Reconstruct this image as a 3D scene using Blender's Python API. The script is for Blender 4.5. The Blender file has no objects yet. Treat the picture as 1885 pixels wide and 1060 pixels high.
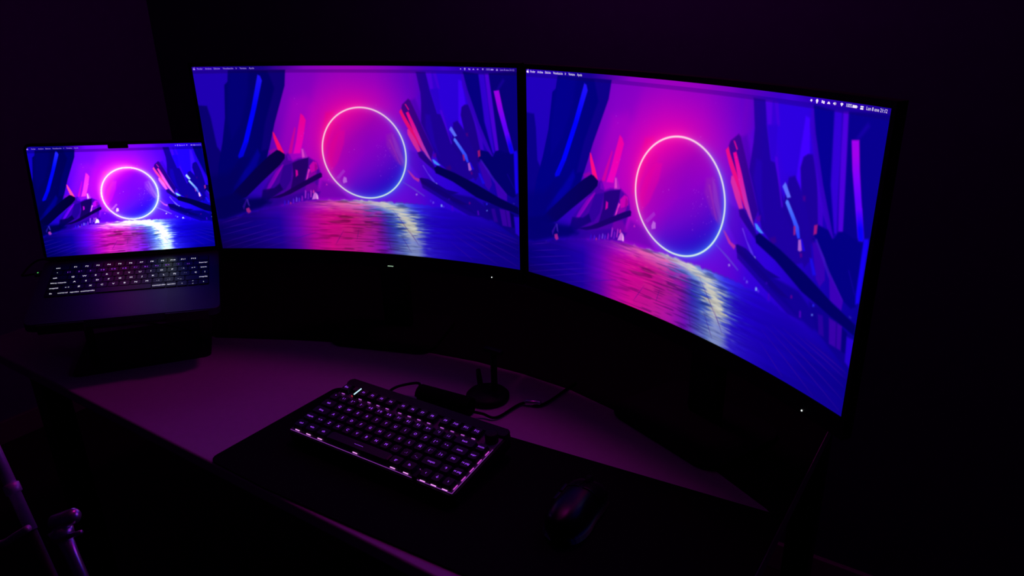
import bpy, bmesh, math, random
import numpy as np
from mathutils import Matrix, Vector

random.seed(7)
scene = bpy.context.scene
COL = scene.collection

# ------------------------------------------------------------------ frame of the room
# X runs along the desk, Y from the sitter towards the back wall, Z up (floor 0, desk top 0.74).
DESK_ANGLE = math.radians(34.45)
_c, _s = math.cos(DESK_ANGLE), math.sin(DESK_ANGLE)
CAM = Vector((0.663, 0.0, 1.378))
TURN = Matrix.Rotation(DESK_ANGLE, 3, 'Z')

def place(x, y, z=0.0):
    """a point surveyed from the camera's foot (x to its right, y ahead, z from eye height) in room metres"""
    return TURN @ Vector((x, y, z)) + CAM

# ------------------------------------------------------------------ camera, world, exposure
FOCAL, PITCH, ROLL = 1365.66, 0.374622, -0.021712
cam_data = bpy.data.cameras.new('camera')
cam_data.sensor_width = 36.0
cam_data.lens = 36.0 * FOCAL / 1885.0
cam_data.clip_start = 0.02
camera = bpy.data.objects.new('camera', cam_data)
COL.objects.link(camera)
fwd = Vector((0, math.cos(PITCH), -math.sin(PITCH))); rgt = Vector((1, 0, 0)); upv = rgt.cross(fwd)
r2 = rgt * math.cos(ROLL) + upv * math.sin(ROLL); u2 = -rgt * math.sin(ROLL) + upv * math.cos(ROLL)
cm = Matrix((r2, u2, -fwd)).transposed()
camera.matrix_world = Matrix.Translation(CAM) @ (TURN @ cm).to_4x4()
scene.camera = camera

world = bpy.data.worlds.new('night'); scene.world = world
world.use_nodes = True
world.node_tree.nodes['Background'].inputs['Color'].default_value = (0.10, 0.02, 0.16, 1)
world.node_tree.nodes['Background'].inputs['Strength'].default_value = 0.004
scene.view_settings.view_transform = 'Standard'
scene.view_settings.look = 'None'
scene.view_settings.exposure = 0.0
scene.view_settings.gamma = 1.0
scene.view_settings.use_curve_mapping = False
LEFT_GAIN, RIGHT_GAIN, LAPTOP_GAIN, LAPTOP_BRIGHT, LAMP = 3.15, 4.35, 2.95, 1.03, 18.5

# ------------------------------------------------------------------ materials
def material(name, color, rough=0.5, metal=0.0, spec=0.5, grain=0.0, grain_scale=200.0, bump=0.0, coat=0.0):
    m = bpy.data.materials.new(name); m.use_nodes = True
    nt = m.node_tree; b = nt.nodes['Principled BSDF']
    b.inputs['Base Color'].default_value = (*color, 1); b.inputs['Roughness'].default_value = rough
    b.inputs['Metallic'].default_value = metal; b.inputs['Specular IOR Level'].default_value = spec
    b.inputs['Coat Weight'].default_value = coat
    if grain or bump:
        tc = nt.nodes.new('ShaderNodeTexCoord'); n = nt.nodes.new('ShaderNodeTexNoise')
        n.inputs['Scale'].default_value = grain_scale; n.inputs['Detail'].default_value = 4
        nt.links.new(tc.outputs['Object'], n.inputs['Vector'])
        if grain:
            r = nt.nodes.new('ShaderNodeValToRGB')
            r.color_ramp.elements[0].position = .3; r.color_ramp.elements[1].position = .7
            r.color_ramp.elements[0].color = (*[c * (1 - grain) for c in color], 1)
            r.color_ramp.elements[1].color = (*[min(1, c * (1 + grain)) for c in color], 1)
            nt.links.new(n.outputs['Fac'], r.inputs['Fac']); nt.links.new(r.outputs['Color'], b.inputs['Base Color'])
        if bump:
            bp = nt.nodes.new('ShaderNodeBump'); bp.inputs['Strength'].default_value = bump; bp.inputs['Distance'].default_value = .001
            nt.links.new(n.outputs['Fac'], bp.inputs['Height']); nt.links.new(bp.outputs['Normal'], b.inputs['Normal'])
    return m

def glow(name, color, strength):
    m = bpy.data.materials.new(name); m.use_nodes = True
    b = m.node_tree.nodes['Principled BSDF']
    b.inputs['Base Color'].default_value = (.01, .01, .01, 1)
    b.inputs['Emission Color'].default_value = (*color, 1); b.inputs['Emission Strength'].default_value = strength
    return m

def screen_material(name, gain, tint=.35):
    """a lit panel under an added dark coat that holds back its slanting light: the picture is a colour attribute of its pixel grid"""
    m = bpy.data.materials.new(name); m.use_nodes = True
    nt = m.node_tree; b = nt.nodes['Principled BSDF']
    at = nt.nodes.new('ShaderNodeAttribute'); at.attribute_name = 'picture'
    nt.links.new(at.outputs['Color'], b.inputs['Emission Color'])
    b.inputs['Emission Strength'].default_value = gain
    b.inputs['Base Color'].default_value = (.004, .004, .004, 1); b.inputs['Specular IOR Level'].default_value = .0
    b.inputs['Coat Weight'].default_value = 1.0; b.inputs['Coat IOR'].default_value = 1.03
    b.inputs['Coat Roughness'].default_value = .3; b.inputs['Coat Tint'].default_value = (tint, tint, tint, 1)  # tinted coat added so less screen light falls steeply on the desk
    return m

M = {
    'sidewall_lit': material('side_wall_painted_light', (.15, .075, .36), .9, grain=.05, grain_scale=30, bump=.1),  # lighter than the other walls: light on the left side put into the colour
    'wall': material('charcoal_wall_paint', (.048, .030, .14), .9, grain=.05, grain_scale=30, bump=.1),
    'ceiling': material('ceiling_paint', (.30, .30, .32), .95, grain=.03, grain_scale=20),
    'floor': material('dark_floor', (.035, .028, .026), .6, grain=.25, grain_scale=6),
    'desk': material('pale_laminate', (.66, .62, .64), .55, spec=.2, grain=.03, grain_scale=90),
    'shade_sheet': material('black_painted_shade', (.006, .006, .007), .7, spec=.15, grain=.1, grain_scale=120),  # near-black colour stands in for shade on the rear desk
    'steel': material('black_powder_steel', (.012, .012, .013), .5, grain=.2, grain_scale=300),
    'mat': material('black_cloth_mat', (.006, .006, .007), .95, spec=.15, grain=.3, grain_scale=900, bump=.3),
    'shell': material('black_plastic', (.006, .006, .007), .55, spec=.25, grain=.2, grain_scale=500),
    'gloss': material('gloss_black_plastic', (.006, .006, .008), .3, spec=.28, grain=.15, grain_scale=400),
    'cap': material('black_keycap', (.010, .010, .013), .45, spec=.45, grain=.2, grain_scale=600),
    'plate': material('grey_key_plate', (.22, .20, .24), .5, metal=.0, grain=.15, grain_scale=300),
    'alu': material('grey_aluminium', (.062, .048, .105), .48, metal=.6, grain=.05, grain_scale=700),
    'trackpad': material('trackpad_glass', (.058, .046, .096), .43, metal=.6, grain=.03, grain_scale=300),
    'chrome': material('polished_chrome', (.85, .85, .88), .28, metal=.9, grain=.03, grain_scale=80),
    'satin': material('satin_metal_tube', (.80, .78, .88), .45, metal=.55, grain=.05, grain_scale=80),
    'rubber': material('black_rubber', (.008, .008, .008), .8, spec=.2, grain=.2, grain_scale=300),
    'cable': material('braided_black_cable', (.006, .006, .006), .9, spec=.1, grain=.4, grain_scale=1500),
    'skirting': material('painted_skirting', (.25, .25, .26), .6, grain=.05, grain_scale=40),
    'lamp': glow('purple_lamp_globe', (1.0, .012, .70), LAMP),
    'legend': glow('purple_key_legend', (.30, .045, .85), 1.5),
    'keyled': glow('violet_key_light', (.95, .34, 1.0), 1.1),
    'underled': glow('purple_under_key_light', (.36, .02, .80), 2.6),
    'rowled': glow('violet_row_light', (.55, .10, .75), .8),
    'sideled': glow('violet_side_light', (.60, .06, .62), .9),
    'edgeled': glow('dim_violet_edge', (.26, .035, .42), .75),
    'barled': glow('white_status_bar', (.60, .86, 1.0), 1.0),
    'redled': glow('red_status_light', (.8, .05, .08), .6),
    'whitelegend': glow('white_key_legend', (.72, .70, .85), 1.4),
    'menuleft': glow('menu_text_dim', (.36, .24, .92), .9),
    'menuright': glow('menu_text_bright', (.86, .78, 1.0), 1.0),
    'menulaptop': glow('menu_text_laptop', (.40, .26, .95), .9),
    'greenled': glow('green_charge_light', (.10, .75, .14), .9),
    'paleled': glow('pale_green_light', (.40, .62, .42), .8),
    'whiteled': glow('white_power_light', (.9, .95, .95), 1.1),
}

# ------------------------------------------------------------------ object helpers
def link(name, mesh, mat=None, parent=None):
    o = bpy.data.objects.new(name, mesh); COL.objects.link(o)
    if mat is not None and len(mesh.materials) == 0: mesh.materials.append(mat)
    if parent is not None: o.parent = parent
    return o

def from_bm(name, bm, mat, parent=None, smooth=False):
    me = bpy.data.meshes.new(name); bm.to_mesh(me); bm.free()
    if smooth: me.polygons.foreach_set('use_smooth', [True] * len(me.polygons))
    return link(name, me, mat, parent)

def thing(name, label, cat, loc=(0, 0, 0), rotz=0.0, group=None, matrix=None):
    o = bpy.data.objects.new(name, None); COL.objects.link(o); o.empty_display_size = .05
    if matrix is not None: o.matrix_world = matrix
    else: o.location = loc; o.rotation_euler = (0, 0, rotz)
    return tag(o, label, cat, group)

def tag(o, label, cat, group=None):
    o['label'] = label; o['category'] = cat
    if group: o['group'] = group
    return o

def structure(o):
    o['kind'] = 'structure'; return o

def box(bm, x0, x1, y0, y1, z0, z1, bevel=0.0, seg=2):
    vs = [bm.verts.new((x, y, z)) for z in (z0, z1) for y in (y0, y1) for x in (x0, x1)]
    fs = [bm.faces.new([vs[i] for i in f]) for f in ((0, 2, 3, 1), (4, 5, 7, 6), (0, 1, 5, 4), (2, 6, 7, 3), (0, 4, 6, 2), (1, 3, 7, 5))]
    if bevel:
        es = list({e for f in fs for e in f.edges})
        bmesh.ops.bevel(bm, geom=es, offset=bevel, segments=seg, profile=.5, affect='EDGES')
    return bm

def boxed(name, dims, mat, parent=None, bevel=0.0, seg=2):
    bm = bmesh.new(); box(bm, *dims, bevel=bevel, seg=seg); return from_bm(name, bm, mat, parent)

def rounded_outline(x0, x1, y0, y1, r, n=6):
    pts = []
    for cx, cy, a0 in ((x1 - r, y1 - r, 0), (x0 + r, y1 - r, 90), (x0 + r, y0 + r, 180), (x1 - r, y0 + r, 270)):
        for k in range(n + 1):
            a = math.radians(a0 + 90 * k / n); pts.append((cx + r * math.cos(a), cy + r * math.sin(a)))
    return pts

def prism(bm, pts, z0, z1, bevel=0.0, seg=2):
    """extrude an outline (counter-clockwise) between two heights"""
    lo = [bm.verts.new((x, y, z0)) for x, y in pts]; hi = [bm.verts.new((x, y, z1)) for x, y in pts]
    n = len(pts); fl = bm.faces.new(lo[::-1]); fh = bm.faces.new(hi)
    for i in range(n): bm.faces.new((lo[i], lo[(i + 1) % n], hi[(i + 1) % n], hi[i]))
    if bevel:
        bmesh.ops.bevel(bm, geom=list(fl.edges) + list(fh.edges), offset=bevel, segments=seg, profile=.5, affect='EDGES')
    return bm

def tube(bm, pts, rad, n=12, cap=True):
    """a round tube along points; rad is a number or one radius per point"""
    pts = [Vector(p) for p in pts]
    rads = rad if isinstance(rad, (list, tuple)) else [rad] * len(pts)
    rings = []; ref = None
    for i, p in enumerate(pts):
        t = (pts[min(i + 1, len(pts) - 1)] - pts[max(i - 1, 0)]).normalized()
        if ref is None: ref = t.orthogonal().normalized()
        ref = (ref - t * ref.dot(t)).normalized(); b = t.cross(ref)
        rings.append([bm.verts.new(p + (ref * math.cos(2 * math.pi * k / n) + b * math.sin(2 * math.pi * k / n)) * rads[i]) for k in range(n)])
    for a, b in zip(rings, rings[1:]):
        for k in range(n): bm.faces.new((a[k], a[(k + 1) % n], b[(k + 1) % n], b[k]))
    if cap:
        bm.faces.new(rings[0][::-1]); bm.faces.new(rings[-1])
    return bm

def lathe(bm, prof, n=32, center=(0, 0, 0)):
    cx, cy, cz = center; rings = []
    for r, z in prof:
        rings.append([bm.verts.new((cx + r * math.cos(2 * math.pi * k / n), cy + r * math.sin(2 * math.pi * k / n), cz + z)) for k in range(n)])
    for a, b in zip(rings, rings[1:]):
        for k in range(n): bm.faces.new((a[k], a[(k + 1) % n], b[(k + 1) % n], b[k]))
    bm.faces.new(rings[0][::-1]); bm.faces.new(rings[-1])
    return bm

def smooth_path(pts, per=8):
    """Catmull-Rom through the points"""
    P = [Vector(p) for p in pts]; P = [P[0] * 2 - P[1]] + P + [P[-1] * 2 - P[-2]]; out = []
    for i in range(1, len(P) - 2):
        for k in range(per):
            t = k / per
            out.append(.5 * ((2 * P[i]) + (-P[i - 1] + P[i + 1]) * t + (2 * P[i - 1] - 5 * P[i] + 4 * P[i + 1] - P[i + 2]) * t * t + (-P[i - 1] + 3 * P[i] - 3 * P[i + 1] + P[i + 2]) * t ** 3))
    out.append(P[-2]); return out

_text_cache = {}
def text_mesh(body, size, align='CENTER'):
    """flat lettering as a mesh in the XY plane, centred on its height"""
    key = (body, size, align)
    if key in _text_cache: return _text_cache[key]
    cu = bpy.data.curves.new('lettering', 'FONT'); cu.body = body; cu.size = size
    cu.align_x = align; cu.align_y = 'CENTER'; cu.resolution_u = 2
    o = bpy.data.objects.new('lettering', cu); COL.objects.link(o)
    dg = bpy.context.evaluated_depsgraph_get(); dg.update()
    me = bpy.data.meshes.new_from_object(o.evaluated_get(dg))
    COL.objects.unlink(o); bpy.data.objects.remove(o); bpy.data.curves.remove(cu)
    me.materials.clear(); _text_cache[key] = me
    return me

def text_geometry(body, x0, x1, height):
    """vertices and faces of a word stretched to run from x0 to x1 with the given cap height, centred on y = 0"""
    me = text_mesh(body, 1.0, 'LEFT')
    V = np.array([v.co[:2] for v in me.vertices]); F = [tuple(p.vertices) for p in me.polygons]
    lo, hi = V.min(0), V.max(0)
    V[:, 0] = x0 + (V[:, 0] - lo[0]) / (hi[0] - lo[0]) * (x1 - x0)
    V[:, 1] = V[:, 1] / .7 * height
    return V, F

# ------------------------------------------------------------------ picture data: outlines in 1/10000 of the picture, colours, softness, cover
SHARDS = [
 ([(-28,134),(1113,167),(986,915),(586,3920),(375,4621),(13,3907)],(46,0,168),None,None,8,0.9),
 ([(2843,198),(3820,205),(3351,2649),(2684,4425),(1938,4836),(2272,2947)],(125,0,190),None,None,26,0.45),
 ([(2898,1696),(3378,1506),(3673,2261),(3431,4808),(2861,5227),(2176,4834)],(190,0,190),None,None,26,0.35),
 ([(3947,2371),(4230,2271),(4157,2922),(3826,4297),(3611,4802),(3743,3611)],(238,0,125),None,None,9,0.5),
 ([(4323,3283),(4507,3277),(4433,3979),(4170,4979),(3925,5493),(3808,4995),(3996,3995)],(232,0,150),None,None,6,0.42),
 ([(4217,2920),(4388,3011),(3945,5189),(3792,4795),(3979,3800)],(225,0,140),None,None,10,0.35),
 ([(4327,5352),(4386,5469),(4152,5907),(4060,5830)],(165,45,205),None,None,1.5,0.8),
 ([(4319,5755),(4401,5811),(4410,6054),(4283,6133),(4269,5981)],(190,105,225),None,None,1.5,0.9),
 ([(3587,6017),(4060,6197),(4378,6948),(3334,7010)],(95,0,165),None,None,10,0.55),
 ([(-103,1955),(258,2005),(316,2629),(361,4166),(440,4420),(578,5237),(432,7750),(-219,7736),(13,3907)],(14,0,104),None,None,4,1),
 ([(1073,166),(2826,198),(2745,988),(2272,2947),(2093,3833),(1879,4837),(1161,6276),(294,7320),(148,6682),(305,5231),(558,3920),(754,2639),(894,932),(1005,764)],(2,0,100),None,None,2.5,1),
 ([(2272,191),(2826,198),(2745,988),(2272,2947),(1981,4332),(1736,4433),(1980,2947),(2423,1126)],(16,0,118),None,None,6,0.8),
 ([(1113,167),(1704,181),(1604,1306),(1226,2940),(856,3825),(823,2640)],(6,0,114),None,None,10,0.6),
 ([(1955,427),(2030,484),(2072,728),(1769,2169),(1370,3931),(1136,4714),(996,4834),(986,4682),(1212,3930),(1613,2167)],(34,16,240),(0,0,250),[(2012,559),(1671,2168)],2,1),
 ([(1244,4030),(1370,3931),(1136,4714),(994,4854),(972,4712)],(12,0,175),None,None,6,0.5),
 ([(1627,4333),(1689,4635),(1519,5244),(1061,6067),(688,6586),(658,6272),(1253,5244)],(8,0,150),None,None,7,0.75),
 ([(996,4834),(1357,4735),(1039,5653),(600,6585),(462,6478),(696,5547)],(3,0,92),None,None,5,0.9),
 ([(3145,2420),(3230,2535),(3289,2765),(3141,3723),(2985,4540),(2756,4564),(2889,3925),(3020,3137)],(250,0,140),(245,0,190),[(3211,2554),(2855,4522)],3,0.8),
 ([(2902,3139),(2933,3197),(2710,4545),(2589,4567),(2723,3927)],(220,0,140),None,None,3,0.7),
 ([(2182,3398),(2220,3437),(2360,4030),(2462,4529),(2375,4570),(2264,4331),(2184,3734)],(250,10,110),None,None,1.6,1),
 ([(1972,4433),(2162,4281),(2251,4351),(2015,4634)],(160,0,150),None,None,3,0.7),
 ([(2489,4629),(2585,4547),(2700,4978),(2891,4823),(3227,4734),(3477,5007),(3562,5509),(3345,6853),(2337,7311),(1627,7113),(1543,6693),(2049,5651)],(64,0,150),None,None,6,0.85),
 ([(3022,4279),(3101,4258),(3156,4476),(3218,4774),(3023,4819)],(170,28,190),None,None,2,0.9),
 ([(3038,4299),(3085,4318),(3113,4737),(3027,4769)],(225,70,205),None,None,1.5,0.9),
 ([(2549,4628),(2634,4677),(2700,4978),(2555,4930)],(110,0,185),None,None,2,0.9),
 ([(2680,5079),(2884,4923),(3225,4764),(3191,5218),(2983,6164),(2706,6462),(2516,6572),(2671,5742)],(36,0,104),None,None,2.5,1),
 ([(2381,5237),(2692,5079),(2557,6053),(2335,6576),(2093,6581)],(46,0,140),None,None,3,0.9),
 ([(2761,5433),(2829,5482),(2822,5738),(2742,5842)],(225,0,165),None,None,2,0.9),
 ([(3221,5217),(3360,4961),(3477,5007),(3500,5359),(3380,5516),(3240,5622)],(215,0,175),None,None,3,0.85),
 ([(3180,5370),(3237,5419),(3101,6036),(3033,6142)],(250,60,200),None,None,1.5,0.8),
 ([(3413,5059),(3493,5208),(3441,5513),(3384,5465)],(150,0,140),None,None,2,0.8),
 ([(3161,5625),(3441,5513),(3344,6027),(3154,6137)],(150,0,165),None,None,4,0.8),
 ([(3025,6245),(3336,6130),(3490,6535),(3349,6801),(2979,6869)],(120,0,165),None,None,6,0.7),
 ([(2237,4371),(2329,4410),(2479,4609),(2455,4831),(2265,5198),(1588,6171),(1037,7010),(754,7167),(444,7110),(730,6587),(1490,5367),(1950,4695)],(8,0,66),None,None,2,1),
 ([(2364,5156),(2397,5196),(2007,6167),(1755,6743),(1687,6692),(1818,6273),(2117,5547)],(138,0,185),None,None,2.5,0.9),
 ([(2245,5443),(2325,5340),(1938,6271),(1792,6586)],(190,0,190),None,None,2.5,0.5),
 ([(1612,6588),(1981,6479),(2183,6216),(2274,6578),(1744,7165),(1503,7167)],(20,0,90),None,None,4,0.9),
 ([(3569,5569),(3608,5628),(3601,5812),(3019,6328),(2498,6802),(2115,7053),(1813,7058),(2259,6766),(2847,6199),(3366,5720)],(26,0,84),None,None,1.8,1),
 ([(-92,5840),(540,5647),(988,5242),(874,6170),(649,6691),(853,7062),(1512,7061),(1804,7164),(2103,7211),(2026,7403),(1466,7592),(836,7915),(228,8340),(-45,8388)],(5,0,86),None,None,26,0.9),
 ([(20,7102),(699,6797),(1023,7169),(1512,7061),(1739,7217),(1466,7592),(839,7883),(233,8286),(-5,8281)],(4,0,76),None,None,9,0.8),
 ([(1929,7109),(2994,6660),(3482,6639),(3327,7115),(2455,7360),(1778,7482)],(50,0,150),None,None,6,0.75),
 ([(1015,7116),(1077,7095),(1110,7541),(1057,7455)],(95,30,160),None,None,1.5,0.8),
 ([(870,7540),(1013,7137),(1030,7222),(898,7754)],(70,10,140),None,None,1.5,0.8),
 ([(966,7669),(1069,7594),(1119,7840),(1038,7947),(975,7840)],(235,30,120),None,None,2,1),
 ([(962,7990),(1096,7969),(1060,8238),(964,8238)],(180,10,120),None,None,4,0.7),
 ([(637,8129),(687,8108),(668,8378),(630,8399)],(130,40,130),None,None,2,0.7),
 ([(2227,7472),(2255,7197),(2277,7154),(2300,7238),(2276,7471)],(50,10,200),None,None,1.8,0.85),
 ([(2351,7448),(2377,7194),(2398,7151),(2422,7234),(2399,7446)],(70,20,220),None,None,1.8,0.85),
 ([(2421,7488),(2442,7297),(2463,7254),(2487,7338),(2469,7486)],(200,50,120),None,None,1.8,0.85),
 ([(2522,7358),(2549,7083),(2571,7041),(2595,7124),(2571,7356)],(90,20,220),None,None,1.8,0.85),
 ([(2635,7238),(2658,7006),(2680,6964),(2704,7047),(2683,7236)],(110,60,225),None,None,1.8,0.85),
 ([(2719,7246),(2742,7024),(2764,6982),(2788,7065),(2768,7244)],(80,30,220),None,None,1.8,0.85),
 ([(2821,7189),(2848,6916),(2869,6873),(2893,6956),(2870,7188)],(150,20,200),None,None,1.8,0.85),
 ([(2943,7027),(2981,6598),(3002,6556),(3026,6638),(2992,7025)],(170,40,210),None,None,1.8,0.85),
 ([(3031,7076),(3060,6751),(3082,6709),(3106,6791),(3079,7074)],(120,20,200),None,None,1.8,0.85),
 ([(3130,6967),(3163,6591),(3185,6549),(3209,6631),(3179,6965)],(180,40,200),None,None,1.8,0.85),
 ([(3232,6734),(3249,6588),(3270,6545),(3294,6627),(3281,6732)],(230,60,170),None,None,1.8,0.85),
 ([(3697,6268),(3707,6206),(3728,6164),(3753,6244),(3745,6265)],(215,40,190),None,None,1.8,0.85),
 ([(3253,6774),(3310,6668),(3382,6768),(3399,7038),(3182,7090)],(210,110,225),None,None,1.8,0.95),
 ([(3351,6770),(3393,6872),(3392,7060),(3343,7062)],(245,190,240),None,None,1.2,0.8),
 ([(7531,231),(8326,311),(8546,1772),(8355,2559),(7861,2607),(7536,1451)],(66,0,212),None,None,12,0.85),
 ([(6697,287),(6981,269),(7015,1266),(6791,1642),(6670,1673)],(112,0,190),None,None,10,0.6),
 ([(6670,1673),(6834,1566),(7121,2857),(7484,4459),(7187,4452),(6823,2822)],(80,0,180),None,None,8,0.8),
 ([(5833,3457),(6036,3319),(6200,3865),(6422,4924),(6358,5170),(6068,4781),(5809,4005)],(150,40,175),None,None,8,0.42),
 ([(5997,3367),(6106,3614),(6347,4811),(6314,4970),(6091,4263)],(150,70,200),None,None,3,0.35),
 ([(5899,3685),(5951,3667),(6241,5001),(6185,4952)],(175,60,170),None,None,3,0.35),
 ([(6910,269),(7215,289),(7301,1104),(7498,2268),(7605,2311),(7778,3018),(8065,3937),(8608,5369),(8261,5696),(7839,5243),(7457,4744),(7235,3751),(6977,2772),(7018,1777),(7015,1266)],(44,0,142),None,None,3,1),
 ([(7131,2329),(7277,2349),(7378,3695),(7508,4448),(7292,3863),(7106,2995)],(52,0,175),None,None,6,0.6),
 ([(7214,276),(7388,269),(7424,1076),(7334,1115)],(112,0,212),None,None,3,0.9),
 ([(7435,279),(7536,302),(7633,1057),(7562,1074)],(104,0,208),None,None,3,0.8),
 ([(7323,1099),(7573,1041),(7618,2180),(7517,2275)],(64,0,198),None,None,4,0.8),
 ([(7587,2095),(7658,2105),(7887,3492),(7959,3788),(7890,3751)],(112,0,212),None,None,2.5,0.8),
 ([(8216,612),(8323,658),(8414,1752),(8278,2096),(8347,2870),(8287,3055),(8163,2721),(8184,1883)],(98,0,242),None,None,4,0.9),
 ([(8280,1914),(8374,1789),(8485,1767),(8608,2168),(8744,3146),(8822,3976),(8779,4757),(8507,4252),(8333,3063),(8242,2291)],(42,0,132),None,None,3,1),
 ([(7996,2686),(8133,2588),(8273,2898),(8419,3278),(8626,4069),(8771,5148),(8625,5558),(8253,4503),(7919,3870)],(42,0,138),None,None,3.5,1),
 ([(8374,3171),(8444,3156),(8451,3328),(8387,3322)],(120,0,120),None,None,3,0.7),
 ([(8368,217),(8833,307),(8885,1093),(8964,2577),(9202,4041),(9206,4334),(8855,3222),(8604,2170),(8424,1100)],(9,0,120),None,None,3,1),
 ([(8304,258),(8381,357),(8490,1082),(8808,2636),(9229,4310),(9153,4324),(8897,3570),(8760,3139),(8528,1956),(8336,888)],(82,0,188),None,None,2.5,0.9),
 ([(8617,2165),(8716,2671),(8886,3453),(8929,3988),(8811,3951)],(92,0,196),None,None,2.5,0.85),
 ([(8849,303),(9002,303),(9100,1599),(9179,2966),(9265,4071),(9202,4041),(8988,2568),(8893,1090)],(74,0,200),None,None,3,1),
 ([(9033,297),(9146,272),(9245,1667),(9323,2907),(9404,3941),(9293,4008),(9204,2956),(9108,1597)],(114,0,206),None,None,3,1),
 ([(9154,270),(10037,156),(10081,1823),(9970,4125),(9857,4009),(9657,2825),(9444,1050),(9290,1093),(9504,2600),(9741,4069),(9402,4002),(9339,2900),(9253,1664)],(12,0,112),None,None,3,1),
 ([(9574,501),(9623,596),(9454,1003),(9370,1026)],(38,0,148),None,None,6,0.8),
 ([(9289,1082),(9450,1037),(9554,1901),(9681,2757),(9860,3889),(9840,4005),(9747,4042),(9594,3141),(9396,1956)],(240,0,222),(150,0,255),[(9420,1499),(9612,2786)],1.8,1),
 ([(9609,3134),(9722,3026),(9861,3900),(9840,4005),(9747,4042)],(150,0,255),(14,0,235),[(9657,3055),(9746,3654)],3,1),
 ([(8785,3962),(9062,4017),(9201,4287),(9293,3966),(9413,3906),(9739,4046),(9939,4024),(9961,4964),(9758,5394),(9253,5515),(8907,4690),(8748,4327)],(5,0,104),None,None,2.5,1),
 ([(8730,4487),(9732,3977),(9865,5038),(9922,6110),(9816,6243),(9604,6087),(9213,5367),(8848,4487)],(5,0,102),None,None,2.5,1),
 ([(8740,4602),(8853,4544),(9081,4993),(9148,5680),(9050,5986),(8936,5777)],(84,0,168),None,None,2.5,0.9),
 ([(8790,4456),(8838,4432),(9233,5356),(9615,6079),(9596,6165),(9208,5522)],(92,20,190),None,None,1.6,0.7),
 ([(9218,5377),(9623,6110),(9617,6453),(9325,6284)],(92,0,176),None,None,2.5,0.95),
 ([(9631,5062),(9657,5046),(9862,5737),(9843,5750)],(30,0,150),None,None,2,0.7),
 ([(9859,3912),(9956,3862),(9973,4018),(9976,5955),(9899,6043),(9879,5785)],(34,0,232),None,None,2.5,1),
 ([(6374,2095),(6411,1884),(6615,1582),(6675,1672),(6835,2286),(6987,2902),(7312,4126),(7226,4643),(6973,4267),(6644,3152)],(58,0,128),None,None,3,0.95),
 ([(6303,2249),(6374,2095),(6417,2299),(6660,3010),(6867,3619),(7051,4234),(6968,4199),(6754,3661),(6551,3114),(6411,2680)],(240,10,110),None,None,1.6,1),
 ([(6507,2287),(6593,2222),(6793,2966),(7003,3841),(7260,4766),(7184,4696),(6963,4132),(6722,3261)],(238,0,135),(225,70,190),[(6592,2356),(7201,4653)],1.6,1),
 ([(6516,3126),(6571,3121),(6779,3652),(6918,4206),(6811,4277),(6673,3899),(6516,3367)],(230,40,150),None,None,1.6,1),
 ([(6489,1851),(6529,1854),(6626,2120),(6599,2167)],(225,10,130),None,None,1.5,1),
 ([(6792,4299),(6929,4215),(7230,4710),(7386,5123),(7372,5269),(7064,4854),(6838,4532)],(38,0,118),None,None,3,0.9),
 ([(6416,5254),(6469,5252),(6671,5609),(6812,5686),(6771,5852),(6602,5679)],(205,50,150),None,None,2.5,0.85),
 ([(6506,4174),(6770,4280),(7147,5308),(7564,6155),(7320,6289),(6803,5546),(6499,4891)],(70,0,190),None,None,8,0.5),
 ([(6928,4951),(6968,4933),(7098,5332),(7275,5670),(7415,6058),(7388,6108),(7169,5617)],(130,60,230),None,None,1.6,0.8),
 ([(7327,5821),(7368,5834),(7425,6053),(7399,6117)],(230,160,240),None,None,1.2,0.9),
 ([(7435,6048),(7464,6032),(7544,6165),(7516,6195)],(190,30,190),None,None,1.2,0.8),
 ([(6810,5651),(6859,5605),(7095,5654),(7663,6135),(8067,6253),(7689,6474),(6932,5916)],(28,0,118),None,None,2,1),
 ([(6242,5926),(6261,5879),(6636,6214),(6950,6565),(6928,6622)],(100,80,210),None,None,1.2,0.6),
 ([(6644,6508),(6695,6466),(6711,6547),(6660,6589)],(160,130,230),None,None,1.2,0.9),
 ([(6834,5728),(6929,5681),(7468,6104),(8231,6854),(8738,7437),(8372,7426),(7669,6867),(6887,6141)],(30,0,128),None,None,3,0.8),
 ([(7258,4614),(7318,4615),(7517,4881),(7430,4908),(7313,4811)],(100,140,255),None,None,1.4,1),
 ([(7281,4377),(7396,4260),(7396,4464),(7317,4533)],(130,0,150),None,None,3,0.8),
 ([(7681,4980),(7831,4840),(7870,5023),(7761,5180)],(80,0,120),None,None,4,0.8),
 ([(7916,2879),(7959,2952),(8097,3332),(8010,3392),(7860,3040)],(140,110,248),None,None,1.5,1),
 ([(7996,3449),(8043,3462),(8221,3869),(8379,4248),(8438,4608),(8377,4651),(8212,4132),(7977,3560)],(120,120,255),(60,60,255),[(8033,3563),(8406,4559)],1.4,1),
 ([(8429,4613),(8494,4619),(8599,4968),(8539,5013)],(40,0,235),None,None,2,0.8),
 ([(8243,4279),(8290,4238),(8318,4550),(8268,4574)],(235,30,110),None,None,1.5,0.95),
 ([(8398,4680),(8459,4637),(8519,4997),(8469,5063),(8421,5042)],(248,90,200),None,None,1.5,1),
 ([(8469,5115),(8527,5085),(8548,5218),(8497,5266)],(150,0,120),None,None,2,0.7),
 ([(8729,4020),(8807,3953),(8814,4269),(8741,4343)],(240,20,105),None,None,1.5,1),
 ([(8716,5146),(8788,5139),(8931,5643),(8849,5691)],(40,10,230),None,None,3,0.8),
 ([(7477,6233),(8560,6451),(9054,7021),(9383,7292),(9017,7562),(8545,7307),(7855,6821)],(24,0,120),None,None,6,0.85),
 ([(8844,6652),(9364,6678),(9646,6973),(9911,7143),(9957,8352),(9390,7797),(9100,7501)],(22,0,120),None,None,5,0.9),
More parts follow.
